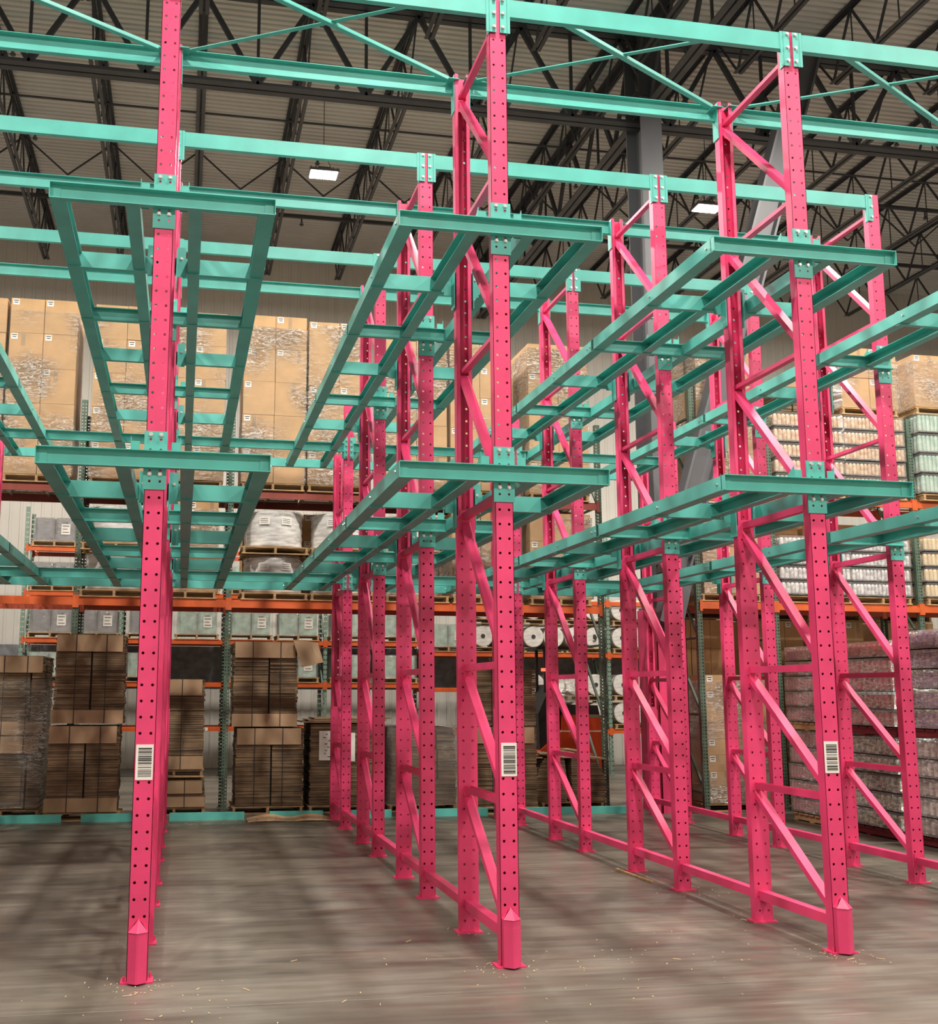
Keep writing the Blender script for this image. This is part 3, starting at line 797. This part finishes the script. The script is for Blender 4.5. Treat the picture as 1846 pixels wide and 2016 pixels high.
# short bundles inside film, in the middle
bundle(3.56, 4.68, FY, 1.05, .13, .50, 'bottom layer of the film wrapped grey bundle between pink posts', (0, 0), .55, 31, ())
bundle(3.58, 4.68, FY, 1.05, .50, .98, 'middle layer of the film wrapped grey bundle between pink posts', (0, 0), .7, 32, ())
bundle(3.57, 4.66, FY, 1.05, .98, 1.33, 'top layer of the film wrapped grey bundle between pink posts', (0, 0), .7, 33, ())
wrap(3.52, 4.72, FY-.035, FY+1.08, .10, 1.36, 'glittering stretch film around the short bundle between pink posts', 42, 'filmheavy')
# torn sheets
def sheet(pts, th, label, mat='carton2', name='cardboard_sheet'):
    b = MB(); n = len(pts); b.v = list(pts)+[(p[0], p[1]+th, p[2]) for p in pts]
    b.f = [tuple(range(n)), tuple(reversed(range(n, 2*n)))]+[(i, i+n, (i+1) % n+n, (i+1) % n) for i in range(n)]; b.m = [0]*len(b.f)
    return tag(b.build(name, M[mat]), label, 'cardboard sheet')
sheet([(1.98, FY-.06, 2.70), (2.22, FY-.05, 2.70), (2.36, FY-.16, 2.33), (2.10, FY-.18, 2.28)], .012, 'bent cardboard sheet hanging from the top corner of the strapped bundle')
sheet([(2.10, FY-.02, 2.71), (2.38, FY+.0, 2.68), (2.46, FY-.12, 2.36), (2.24, FY-.14, 2.33)], .012, 'second bent cardboard sheet hanging behind the first at the bundle corner')
MBs = MB()
for k in range(3): MBs.box(2.14+.1*k, 3.40+.1*k, FY-.05+.03*k, FY+.9, 1.412+.028*k, 1.428+.028*k)
tag(MBs.build('cardboard_sheets', M['carton2']), 'loose flat cardboard sheets lying on top of the low bundle', 'cardboard sheets', kind='stuff')
for k, (a, c, z0, z1) in enumerate(((2.42, 2.66, .82, 1.28), (2.68, 3.0, .80, 1.25))):
    b = MB().box(a, c, FY+.001, FY+.004, z0, z1)
    rnd = random.Random(k)
    for j in range(8):
        xx = rnd.uniform(a+.02, c-.08); zz = z0+.05+.05*j; b.box(xx, xx+rnd.uniform(.02, .06), FY-.001, FY+.001, zz, zz+.012, 1)
    tag(b.build('paper_notice', [M['white'], M['ink']]), ('narrow' if k == 0 else 'wider')+' white paper taped to the low cardboard bundle', 'paper')
# flattened sheet on the floor
sheet_b = MB(); r = random.Random(3)
xs = [1.25+.14*i for i in range(10)]
for a, c in zip(xs, xs[1:]):
    za, zc = .02+.06*abs(math.sin(a*5)), .02+.06*abs(math.sin(c*5))
    sheet_b.poly([(a, 8.72, .004+za*.2), (c, 8.75, .004+zc*.2), (c, 9.0, .01+zc), (a, 9.0, .01+za)]); sheet_b.poly([(a, 9.0, .01+za), (c, 9.0, .01+zc), (c, 9.08, zc*.6), (a, 9.08, za*.6)])
ob = sheet_b.build('crushed_cardboard', M['carton2']); md = ob.modifiers.new('s', 'SOLIDIFY'); md.thickness = .006
tag(ob, 'crushed brown cardboard sheet lying on the floor by the teal kerb', 'cardboard sheet')
# slumped heap
e = empty('cardboard_heap', (6.60, FY, .13), 'slumped heap of brown cardboard beside the orange truck', 'cardboard heap')
b = MB(); r = random.Random(12)
for k in range(20):
    z = .035*k; f = (k/20)**3
    b.box(-.62+.22*f+r.uniform(-.02, .02), -.06-.05*f, r.uniform(-.02, .01), .95, z, z+.031)
    b.box(.02, .62-.10*f-.22*f*f+r.uniform(-.02, .02), r.uniform(-.02, .01), .95, z, z+.031)
b.build('board_layers', M['layers'], e)
b = MB()
for k in range(10):
    x = -.66+.125*k; z = .70+.05*math.sin(k*1.3)+.06*(1-abs(k-5)/5)
    b.box(x, x+.17, -.05+r.uniform(-.02, .02), .8, z, z+.02)
b.build('top_sheets', M['carton2'], e)

# ------------------------------------------------------------------ green / orange selective racks
def rack_post_meshes(H, w=.09, d=.08, pitch=.0545, r=.012, n=4, mat='green', hz=.1):
    t = .003; b = MB(); b.perf(0, w, 0, t, .01, H, [-.024, .024], pitch, hz, r, n=n)
    for s in (-1, 1): b.perf(d/2, d, s*w/2, s*(w/2-t), .01, H, [0], pitch, hz+.02, r*.9, axis='y', n=n, back=False)
    b.box(-.07, .07, -.02, d+.02, 0, .01)
    c = MB(); c.perf(0, w, d, d-t, .01, H, [-.024, .024], pitch, hz, r, n=n)
    for s in (-1, 1): c.box(min(s*w/2, s*(w/2-t)), max(s*w/2, s*(w/2-t)), 0, d, .01, H)
    c.box(-.07, .07, -.02, d+.02, 0, .01)
    return b.mesh('post', M[mat]), c.mesh('post', M[mat])
def rack_frame(x, y, H, depth, label, group, meshes, mat='green', step=1.2):
    e = empty('rack_frame', (x, y, 0), label, 'rack frame', group)
    link_mesh('post', meshes[0], e); link_mesh('post', meshes[1], e, (0, depth-.08, 0))
    key = ('br', H, depth, mat)
    if key not in PM:
        L = []; z = .3; k = 0
        while z < H-.3:
            L.append(('crossbar', MB().box(-.018, .018, .08, depth-.08, z-.018, z+.018).mesh('crossbar', M[mat])))
            if z+step < H-.1:
                L.append(('diagonal_brace', MB().bar((0, .08, z+.04), (0, depth-.08, z+step-.04), .036, .036).mesh('diagonal_brace', M[mat])))
            z += step
        PM[key] = L
    for nm, me in PM[key]: link_mesh(nm, me, e)
def rack_beam(x0, x1, y, z, label, group, mat='orange', h=.12, d=.05, conn=True, tagpos=(), side=-1):
    """front face of the beam at y, top at z"""
    e = empty('rack_beam', ((x0+x1)/2, y, z), label, 'rack beam', group); L = x1-x0
    MB().prism([(0, -h), (d, -h), (d, 0), (d*.7, 0), (d*.7, -.03), (0, -.03)] if side < 0 else [(0, -h), (d, -h), (d, -.03), (d*.3, -.03), (d*.3, 0), (0, 0)], (-L/2+.045, 0, 0), (L/2-.045, 0, 0), (0, 1, 0), (0, 0, 1)).build('beam', M[mat], e)
    if conn:
        for s in (-1, 1):
            b = MB(); x = s*(L/2-.045)
            b.box(min(x, x+s*.045), max(x, x+s*.045), -.006, -.001, -h-.04, .03); b.box(min(x, x-s*.004), max(x, x-s*.004), -.004, d, -h-.04, .03)
            b.build('end_connector', M[mat], e)
    for tx in tagpos:
        b = MB().box(tx, tx+.26, -.004, -.001, -h+.01, -.02)
        for j in range(5): b.box(tx+.04+.035*j, tx+.06+.035*j, -.006, -.004, -h+.03, -.04, 1)
        b.build('location_label', [M['white'], M['ink']], e)
    return e
NX = [-3.85, -1.44, .94, 3.38, 5.83, 7.28]
NYF, ND = 9.9, 1.08
npm = rack_post_meshes(6.55)
PN = ['off the left edge', 'left of the nearest pink post', 'behind the gap left of the centre row', 'behind the centre row frames', 'right of the centre row', 'just left of the grey column']
for i, x in enumerate(NX):
    rack_frame(x, NYF, 6.55, ND, 'dark green frame of the orange rack, %s' % PN[i], 'green rack frames of the nearer orange rack', npm)
BN = ['first bay from the left', 'second bay', 'third bay', 'fourth bay', 'narrow last bay']
for i, (a, c) in enumerate(zip(NX, NX[1:])):
    for z, nm, mt in ((3.36, 'middle', 'brickred'), (5.16, 'upper', 'shadedred')):
        rack_beam(a, c, NYF-.02, z, 'front %s level beam, %s of the nearer orange rack' % (nm, BN[i]), 'beams of the nearer orange rack', 'orange' if z < 4 else mt, .13)
        rack_beam(a, c, NYF+ND-.05, z, 'rear %s level beam, %s of the nearer orange rack' % (nm, BN[i]), 'beams of the nearer orange rack', mt, .13, side=1)
        # wire deck
        b = MB(); n = int((c-a-.1)/.11)
        for k in range(n+1): b.bar((a+.05+(c-a-.1)*k/n, NYF+.03, z+.001), (a+.05+(c-a-.1)*k/n, NYF+ND-.06, z+.001), .006, .006)
        for k in range(9): b.bar((a+.05, NYF+.05+(ND-.12)*k/8, z-.004), (c-.05, NYF+.05+(ND-.12)*k/8, z-.004), .006, .006)
        for k in (1, 2, 3): b.box(a+(c-a)*k/4-.02, a+(c-a)*k/4+.02, NYF+.035, NYF+ND-.055, z-.04, z-.008)
        tag(b.build('wire_deck', M['zinc']), 'wire mesh deck, %s level, %s of the nearer orange rack' % (nm, BN[i]), 'wire deck', 'wire decks of the nearer orange rack')
# upper level carton stacks
ups = [(-3.76, -2.71, 8.16, 'leftmost tall stack behind the left edge'), (-2.66, -1.60, 8.18, 'tall stack at the left edge'), (-1.33, -.30, 8.16, 'tall stack left of the nearest pink post'), (-.24, .80, 8.13, 'tall stack right of the nearest pink post'), (1.09, 2.14, 8.15, 'tall shining stack between the left decks'), (2.18, 3.22, 8.10, 'tall stack next to the shining one'), (3.50, 4.56, 8.02, 'tall stack left behind the centre row'), (4.62, 5.68, 8.00, 'tall stack right behind the centre row'), (6.02, 7.10, 7.95, 'tall stack with a visible side left of the grey column')]
for i, (a, c, z1, nm) in enumerate(ups):
    pallet((a+c)/2, NYF-.05, 5.165, c-a, 1.1, 'wooden pallet under the %s' % nm, 'pallets on the upper level')
    carton_stack(a, c, NYF-.05, 1.1, 5.29, z1, 5, nm, 2, True, i)
# middle level loads
def reel(xc, y, z, r, h, label, mat='rollgrey'):
    e = empty('film_reel', (xc, y+r, z), label, 'film reel', 'film reels on the middle level')
    prof = [(r*.98, 0), (r, .03)]
    for k in range(9): prof.append((r-.012*(k % 2), .05+(h-.1)*k/8))
    prof += [(r, h-.03), (r*.97, h-.01), (r*.35, h), (.08, h)]
    MB().lathe((0, 0, 0), prof, 32).build('wound_film', M[mat], e, smooth=True)
    s = MB().lathe((0, 0, h-.07), [(r*1.03, 0), (r*1.06, .05), (r*1.02, .085), (r*.4, .09)], 10); s.build('top_sheet', M['film'], e)
    for t in (-1.95, -1.2):
        lb = MB()
        ux, uy = math.cos(t), math.sin(t); p = Vector((ux*(r+.006), uy*(r+.006), h*.72)); tn = Vector((-uy, ux, 0))
        lb.prism([(-.09, -.06), (.09, -.06), (.09, .06), (-.09, .06)], p, p+Vector((ux, uy, 0))*.003, tn, (0, 0, 1))
        for k in range(3): lb.prism([(-.07, .03-.03*k), (.06, .03-.03*k), (.06, .038-.03*k), (-.07, .038-.03*k)], p+Vector((ux, uy, 0))*.003, p+Vector((ux, uy, 0))*.004, tn, (0, 0, 1), 1)
        lb.build('reel_label', [M['white'], M['ink']], e)
reels = [(-.86, 'left of the nearest pink post'), (1.68, 'between the left decks'), (2.80, 'half hidden behind the deck rail'), (4.05, 'behind the centre row')]
for i, (xc, nm) in enumerate(reels):
    pallet(xc, NYF-.02, 3.365, 1.1, 1.05, 'wooden pallet under the lower film reel %s' % nm, 'pallets on the middle level')
    reel(xc, NYF+.02, 3.49, .49, .595, 'silver stretch wrapped film reel, lower one %s' % nm)
    pallet(xc, NYF-.02, 4.115, 1.1, 1.05, 'wooden pallet under the upper film reel %s' % nm, 'pallets on the middle level')
    reel(xc, NYF+.02, 4.24, .49, .60, 'silver stretch wrapped film reel, upper one %s' % nm)
pallet(.25, NYF-.02, 3.365, 1.0, 1.05, 'wooden pallet under the carton load right of the nearest pink post', 'pallets on the middle level')
carton_stack(-.25, .75, NYF, 1.0, 3.49, 4.95, 3, 'middle level stack right of the nearest pink post', 2, True, 21)
pallet(5.15, NYF-.02, 3.365, 1.0, 1.05, 'wooden pallet under the middle level stack behind the centre row', 'pallets on the middle level')
carton_stack(4.65, 5.65, NYF, 1.0, 3.49, 4.93, 3, 'middle level stack behind the centre row', 2, True, 22)
pallet(6.55, NYF-.02, 3.365, 1.1, 1.05, 'wooden pallet under the middle level stack left of the grey column', 'pallets on the middle level')
carton_stack(6.02, 7.12, NYF, 1.0, 3.49, 4.95, 3, 'middle level stack left of the grey column', 3, True, 23)
for i, xx in enumerate((1.7, 2.75)):
    carton_stack(xx-.5, xx+.5, NYF+1.15, .9, 3.6, 4.98, 3, ['left', 'right'][i]+' stack standing behind the film reels', 2, False, 50+i)
    pallet(xx, NYF+1.15, 3.475, 1.0, .9, 'wooden pallet under the %s stack behind the film reels' % ['left', 'right'][i], 'pallets behind the film reels')
rack_beam(.94, 3.38, NYF+1.15, 3.475, 'beam behind the nearer rack carrying the hidden carton stacks', 'beams of the nearer orange rack', 'brickred')
rack_beam(.94, 3.38, NYF+1.95, 3.475, 'rear beam behind the nearer rack carrying the hidden carton stacks', 'beams of the nearer orange rack', 'brickred')

# far rack
FX = [-3.2, -1.1, 1.15, 3.42, 5.7, 8.0, 10.2, 12.5]
FYF = 16.8
fpm = rack_post_meshes(5.9, .08, .075, .109, .016, 4, 'palegreen')
for i, x in enumerate(FX):
    rack_frame(x, FYF, 5.9, 1.05, 'pale green frame of the far rack against the back wall, %s from the left' % ORD[i], 'green frames of the far rack', fpm, 'palegreen')
FZ = [1.13, 2.09, 3.03, 4.05, 5.03]
FZN = ['lowest', 'second', 'third', 'fourth', 'top']
drum_cache = {}
def shrink_pack(x, y, z, w, h, mat, label):
    k = (round(w, 2), round(h, 2), mat)
    if k not in drum_cache:
        b = MB(); n = 2; ww = w/n; pr = .06
        for i in range(n):
            a = -w/2+ww*i+.008; c = a+ww-.016
            b.prism([(a+pr, 0), (c-pr, 0), (c, pr), (c, .8), (a, .8), (a, pr)], (0, 0, 0), (0, 0, h), (1, 0, 0), (0, 1, 0))
        lb = MB().box(w*.16, w*.38, -.008, -.003, h*.28, h*.75)
        for j in range(4): lb.box(w*.19, w*.35-.03*(j % 2), -.010, -.008, h*.36+.07*j, h*.36+.07*j+.018, 1)
        fl = MB(); fl.box(-w/2-.02, w/2+.02, -.015, .83, -.02, h+.012)
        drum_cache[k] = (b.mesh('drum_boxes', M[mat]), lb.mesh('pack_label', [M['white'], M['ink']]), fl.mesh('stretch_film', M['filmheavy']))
    e = empty('wrapped_pack', (x, y, z), label, 'wrapped pack', 'wrapped packs on the far rack')
    for nm, me in zip(('drum_boxes', 'pack_label', 'stretch_film'), drum_cache[k]): link_mesh(nm, me, e)
def roll_mesh(r, L):
    b = MB(); b.cyl((0, 0, r), (0, L, r), r, 36); b.cyl((0, -.004, r), (0, 0, r), r*.93, 36)
    return b.mesh('wound_film', M['rollwhite'])
def core_mesh(r):
    return MB().cyl((0, -.012, r), (0, -.004, r), .05, 16).mesh('core', M['ink'])
rm = roll_mesh(.245, .9); cm = core_mesh(.245)
RN = ['first', 'second']
for li, z in enumerate(FZ):
    for i, (a, c) in enumerate(zip(FX, FX[1:])):
        if i >= 5 and li in (1, 4): continue
        zz = z if i < 4 else {0: 1.05, 1: 2.0, 2: 2.82, 3: 4.05, 4: 5.03}[li]
        tp = ()
        if (i, li) in ((0, 2),): tp = (.35,)
        if (i, li) in ((1, 0), (4, 2), (5, 0)): tp = (.55,)
        rack_beam(a, c, FYF-.02, zz, 'front %s level beam of the far rack, %s bay from the left' % (FZN[li], ORD[i]), 'beams of the far rack', 'orange', .10, tagpos=tp)
        rack_beam(a, c, FYF+1.0, zz, 'rear %s level beam of the far rack, %s bay from the left' % (FZN[li], ORD[i]), 'beams of the far rack', 'brickred', .10)
        for k in (0, 1):
            xc = a+.59+1.06*k*(c-a)/2.27; lbl = '%s half of the %s bay, %s level, far rack' % (['left', 'right'][k], ORD[i], FZN[li])
            load = None
            if i < 5 and li == 2: load = 'mint' if i else 'grey'
            if i == 1 and li == 2 and k == 0: load = 'grey'
            if li in (3, 4) and i == 0: load = 'grey'
            if li == 3 and i in (1, 2, 3): load = 'mint'
            if li == 1 and i in (0, 1, 2, 3): load = 'mint'
            if (i, k, li) == (1, 1, 1): load = None
            if i == 1 and li == 1 and k == 0: load = 'mint'
            if i >= 5 and li in (0, 2): load = 'roll'
            if i == 4 and k == 1 and li in (0, 2): load = 'roll'
            if not load: continue
            pallet(xc, FYF-.02, zz+.002, .98, 1.0, 'pallet in the ' + lbl, 'pallets on the far rack')
            if load == 'roll':
                if li == 1: continue
                for st in (0, 1):
                    z2 = zz+.13+.66*st; tn = ('lower', 'upper')[st]
                    if st: pallet(xc, FYF-.02, z2-.128, .98, 1.0, 'pallet under upper rolls, ' + lbl, 'pallets on the far rack')
                    for hs in (-1, 1):
                        e = empty('film_roll', (xc+hs*.247, FYF+.02, z2), 'white film roll, %s %s, %s' % (tn, ('left', '', 'right')[hs+1], lbl), 'film roll', 'white film rolls on the far rack')
                        link_mesh('core', cm, link_mesh('wound_film', rm, e))
                        if (i, li, k, st, hs) == (5, 2, 1, 0, 1): FIVE = e
            else:
                shrink_pack(xc, FYF, zz+.13, .86, .50, {'grey': 'greyboard', 'mint': 'mintboard'}[load], 'wrapped %s pack, %s' % ({'grey': 'dark grey', 'mint': 'mint green'}[load], lbl))
def handwritten(body, size, parent, loc):
    fc = bpy.data.curves.new('handwritten_number', 'FONT'); fc.body = body; fc.size = size; fc.extrude = .002
    tmp = bpy.data.objects.new('tmp_text', fc); COL.objects.link(tmp)
    dg = bpy.context.evaluated_depsgraph_get(); dg.update()
    me = bpy.data.meshes.new_from_object(tmp.evaluated_get(dg)); me.materials.clear(); me.materials.append(M['ink'])
    bpy.data.objects.remove(tmp)
    o = link_mesh('handwritten_number', me, parent, loc); o.rotation_euler = (math.pi/2, 0, 0)
handwritten('5', .24, FIVE, (-.07, -.016, .15))

tag(MB().box(-6, 11.8, 18.05, 18.07, 1.95, 2.93).build('dark_panel', M['greyboard']), 'long dark grey panel behind the second level of the far rack', 'plastic sheet')  # thin dark panel keeps the band behind the second level dark
# ------------------------------------------------------------------ right hand rack
RX = [8.62, 10.0, 12.72, 15.4]
RYF = 9.0
rpm = rack_post_meshes(7.3); rpm2 = rack_post_meshes(6.7)
for i, x in enumerate(RX):
    rack_frame(x, RYF, 7.3 if i == 0 else 6.7, 1.08, 'dark green frame of the right hand rack, %s from the left' % ORD[i], 'green frames of the right hand rack', rpm if i == 0 else rpm2, step=1.25)
RBN = ['narrow bay beside the grey column', 'middle bay', 'bay at the right edge']
for i, (a, c) in enumerate(zip(RX, RX[1:])):
    for z, nm in ((3.40, 'middle'), (5.22, 'upper')):
        rack_beam(a, c, RYF-.02, z, 'orange front %s beam of the right rack, %s' % (nm, RBN[i]), 'beams of the right hand rack', 'orange', .12)
        rack_beam(a, c, RYF+1.0, z, 'rear %s beam of the right rack, %s' % (nm, RBN[i]), 'beams of the right hand rack', 'brickred', .12, side=1)
# trays of cans
def tray_meshes(w, d, h, mat, nx=16, ny=12):
    b = MB(); r = w/nx/2; hh = h-.055
    prof = [(r*.7, 0), (r*.98, .012), (r*.98, hh-.03), (r*.72, hh-.004), (r*.72, hh)]
    for i in range(nx): b.lathe((-w/2+r+2*r*i, r, .01), prof, 8)
    ry = d/ny/2
    for j in range(1, ny):
        for x in (-w/2+r, w/2-r): b.lathe((x, ry+2*ry*j, .01), prof, 8)
    b.box(-w/2+2*r, w/2-2*r, 2*r, d, .01, h-.06)
    base = MB().box(-w/2-.004, w/2+.004, -.004, d+.004, 0, .028)
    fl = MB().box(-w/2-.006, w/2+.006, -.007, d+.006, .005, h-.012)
    return b.mesh('cans', mat), base.mesh('tray_base', M['black']), fl.mesh('shrink_film', M['filmheavy'])
TM = {}
def can_stack(x0, x1, y0, d, z0, z1, tiers, mat, where, colour, pal='wood', nx=16):
    w = x1-x0; ph = .13; h = (z1-z0-ph)/tiers
    pallet((x0+x1)/2, y0, z0, w, d, 'pallet under the %s' % where, 'pallets under the canned goods', pal)
    k = (round(w, 2), round(d, 2), round(h, 3), mat)
    if k not in TM: TM[k] = tray_meshes(w, d, h, M[mat], nx)
    r = random.Random(int(x0*100))
    for t in range(tiers):
        e = empty('can_tray', ((x0+x1)/2+r.uniform(-.012, .012), y0+r.uniform(-.012, .012), z0+ph+h*t), 'shrink wrapped tray of cans, %s tier, %s' % ('top' if t == tiers-1 else TIER[t], where), 'can tray', 'can trays in the ' + where)
        for nm, me in zip(('cans', 'tray_base', 'shrink_film'), TM[k]): link_mesh(nm, me, e)
can_stack(10.12, 11.42, RYF-.02, 1.1, 5.23, 6.72, 5, 'can_beige', 'beige can stack on the upper level left', 'beige')
can_stack(11.45, 12.60, RYF-.02, 1.1, 5.23, 6.72, 5, 'can_beige', 'beige can stack on the upper level right', 'beige')
can_stack(12.84, 14.1, RYF-.10, 1.1, 5.23, 6.80, 4, 'can_teal', 'seafoam can stack at the right edge', 'seafoam')
can_stack(10.12, 11.42, RYF-.02, 1.1, 3.41, 4.56, 4, 'can_white', 'white can stack on the middle level left', 'white')
can_stack(11.45, 12.55, RYF-.02, 1.1, 3.41, 4.56, 4, 'can_white', 'white can stack on the middle level right', 'white')
can_stack(12.84, 14.1, RYF-.02, 1.1, 3.41, 4.62, 4, 'can_gold', 'gold can stack at the right edge', 'gold')
# cartons and board above the cans
bundle(10.25, 10.78, RYF, 1.0, 6.735, 7.35, 'grey board bundle standing on the beige cans, left', (1, 0), .5, 61, (), group='board bundles on the beige cans')
bundle(10.80, 11.33, RYF, 1.0, 6.735, 7.35, 'grey board bundle standing on the beige cans, right', (1, 0), .5, 62, (), group='board bundles on the beige cans')
pallet(12.0, RYF, 6.735, 1.1, 1.0, 'pallet on top of the beige cans', 'pallets under the canned goods')
carton_stack(11.46, 12.56, RYF, 1.0, 6.86, 7.95, 2, 'shining stack above the beige cans', 2, True, 71)
pallet(13.45, RYF, 6.815, 1.1, 1.0, 'pallet on top of the seafoam cans', 'pallets under the canned goods')
carton_stack(12.90, 14.0, RYF, 1.0, 6.94, 7.90, 2, 'shining stack above the seafoam cans', 2, True, 72)
pallet(9.22, RYF, 5.23, 1.1, 1.05, 'pallet under the tall stack in the narrow bay', 'pallets under the canned goods')
carton_stack(8.72, 9.80, RYF, 1.0, 5.36, 7.75, 4, 'tall stack in the narrow bay right of the grey column', 2, True, 73)
pallet(9.22, RYF, 3.41, 1.1, 1.05, 'pallet under the middle stack in the narrow bay', 'pallets under the canned goods')
carton_stack(8.72, 9.80, RYF, 1.0, 3.54, 4.75, 3, 'dim stack, middle level of narrow bay', 3, True, 74)
pallet(9.25, RYF+.1, 0, 1.2, 1.05, 'pallet on the floor under the narrow bay', 'pallets under the canned goods')
carton_stack(8.72, 9.82, RYF+.1, 1.0, .13, 2.2, 8, 'floor stack in the narrow bay', 3, True, 75)
for i, (a, c) in enumerate(((8.75, 9.85), (10.2, 11.3), (11.4, 12.5))):
    nm = ['left', 'middle', 'right'][i]
    pallet((a+c)/2, 10.35, 0, c-a, 1.0, 'pallet under the %s stack standing behind the right hand rack' % nm, 'pallets behind the right hand rack')
    carton_stack(a, c, 10.35, 1.0, .13, 3.2, 6, '%s stack behind the right hand rack' % nm, 3, False, 80+i)
pallet(11.3, RYF+.1, 0, 1.2, 1.05, 'pallet on the floor of the middle bay', 'pallets under the canned goods')
carton_stack(10.75, 11.85, RYF+.12, 1.0, .13, 2.6, 6, 'dim stack on the floor of the middle bay', 2, True, 84)
for i, (a, c) in enumerate(((8.75, 9.85), (10.2, 11.3), (11.4, 12.5), (12.85, 13.95))):
    nm = ['left', 'middle', 'right', 'rightmost'][i]
    if i == 3:
        pallet((a+c)/2, 10.35, 0, c-a, 1.0, 'pallet under the rightmost stack standing behind the right hand rack', 'pallets behind the right hand rack')
        carton_stack(a, c, 10.35, 1.0, .13, 3.2, 6, 'rightmost stack behind the right hand rack', 2, False, 83)
    pallet((a+c)/2, 10.35, 3.21, c-a, 1.0, 'raised pallet under the %s upper stack behind the right hand rack' % nm, 'pallets behind the right hand rack')
    carton_stack(a, c, 10.35, 1.0, 3.34, 5.0, 3, '%s upper stack behind right hand rack' % nm, 2, False, 90+i)
# lane of can stacks on the floor
def floor_cans(y0, d, x0, zs, nm, mats, cols, pal):
    can_stack(x0, x0+1.25, y0, d, 0, zs[0], 5, mats[0], 'lower ' + nm, cols[0], pal[0], 14)
    can_stack(x0, x0+1.25, y0, d, zs[0]+.005, zs[1], 5, mats[1], 'upper ' + nm, cols[1], pal[1], 14)
floor_cans(6.95, 1.0, 9.48, (1.34, 2.62), 'rose stack farthest down the right lane', ('can_pink', 'can_pink'), ('rose', 'rose'), ('wood', 'wood'))
floor_cans(5.40, 1.4, 9.50, (1.33, 2.62), 'stack in the middle of the right lane', ('can_mixed', 'can_red'), ('mosaic patterned', 'red'), ('redpallet', 'redpallet'))
floor_cans(3.85, 1.4, 9.52, (1.33, 2.72), 'stack nearest in the right lane', ('can_paper', 'can_purple'), ('paper labelled', 'purple'), ('redpallet', 'redpallet'))
floor_cans(8.0, .8, 10.3, (1.34, 2.3), 'white stack behind the rose one', ('can_white', 'can_white'), ('white', 'white'), ('wood', 'wood'))

# ------------------------------------------------------------------ orange pallet truck behind the heap
def truck():
    e = empty('pallet_truck', (7.55, 12.3, 0), 'orange and black stand-up pallet truck behind the cardboard heap, red lamp lit', 'pallet truck')
    MB().prism([(-.60, .25), (.62, .25), (.62, 1.30), (.60, 1.48), (-.16, 1.48), (-.18, 1.18), (-.60, .82)], (0, 0, 0), (0, .9, 0), (1, 0, 0), (0, 0, 1)).build('body', M['truckorange'], e)
    MB().box(-.20, .64, -.01, .92, 1.16, 1.185).build('body_seam', M['white'], e)
    MB().prism([(-.17, 1.48), (.60, 1.48), (.56, 1.66), (-.10, 1.68)], (0, .02, 0), (0, .88, 0), (1, 0, 0), (0, 0, 1)).build('hood', M['black'], e)
    MB().prism([(-.60, .83), (-.20, 1.16), (-.22, 1.9), (-.36, 2.05), (-.62, 1.5)], (0, .05, 0), (0, .8, 0), (1, 0, 0), (0, 0, 1)).build('operator_pad', M['black'], e)
    MB().bar((-.42, .2, 1.9), (-.42, .2, 2.75), .05, .05).bar((-.42, .7, 1.9), (-.42, .7, 2.75), .05, .05).box(-.62, .2, .1, .8, 2.72, 2.77).build('overhead_guard', M['black'], e)
    MB().box(-.54, -.40, .03, .08, 2.30, 2.36).build('tail_lamp', M['redlamp'], e)
    for y in (.1, .75): MB().cyl((-.35, y, .13), (-.35, y+.08, .13), .13, 20).build('wheel', M['black'], e)
    MB().cyl((.35, .4, .13), (.35, .5, .13), .13, 20).build('wheel', M['black'], e)
    MB().box(-.62, .62, .05, .85, .12, .25).build('chassis', M['black'], e)
truck()
o = MB().lathe((0, 0, 0), [(.12, 0), (.30, .06), (.38, .22), (.34, .40), (.2, .50), (.03, .53)], 20).build('wrap_bundle', M['film'], None, (7.55, 12.62, 1.70))
tag(o, 'crumpled clear plastic resting on the orange truck', 'plastic bundle')

# ------------------------------------------------------------------ small things on the floor
def splinters():
    r = random.Random(5); b = MB()
    spots = [(0, -.06, 80, .13), (2.556, -.05, 60, .15), (5.11, -.05, 60, .18), (0, 1.25, 20, .15), (5.11, 1.2, 15, .15), (5.11, 2.5, 25, .3), (2.556, 1.2, 15, .2), (7.67, 2.55, 25, .3), (5.1, 3.7, 12, .2), (.8, 8.9, 30, .5), (3.2, -.1, 18, .35), (4.3, .3, 20, .6), (2.2, -.9, 25, 1.3), (.2, -.5, 30, .5)]
    for (x, y, n, s) in spots:
        for k in range(n):
            px = x+r.gauss(0, s*.7); py = y+r.gauss(0, s*.7)
            if abs(px-x) < .11 and abs(py-y+.03) < .1: continue
            L = r.uniform(.004, .016) if r.random() < .9 else r.uniform(.03, .07); a = r.uniform(0, 3.14); wd = r.uniform(.003, .006)
            d = Vector((math.cos(a), math.sin(a), 0))*L/2
            p = Vector((px, py, .004)); b.bar(p-d, p+d+Vector((0, 0, r.uniform(0, .006))), wd, .004)
    tag(b.build('wood_splinters', paint('pale_splinters', (.62, .48, .30), .8)), 'pale wood splinters scattered round the pink post feet', 'splinters', kind='stuff')
splinters()
o = MB().bar((4.93, 3.85, .012), (4.97, 3.02, .012), .032, .02).build('wood_strip', M['wood'])
tag(o, 'long yellow strip of wood on the floor by the right middle posts', 'wood strip')
bpy.context.view_layer.update()
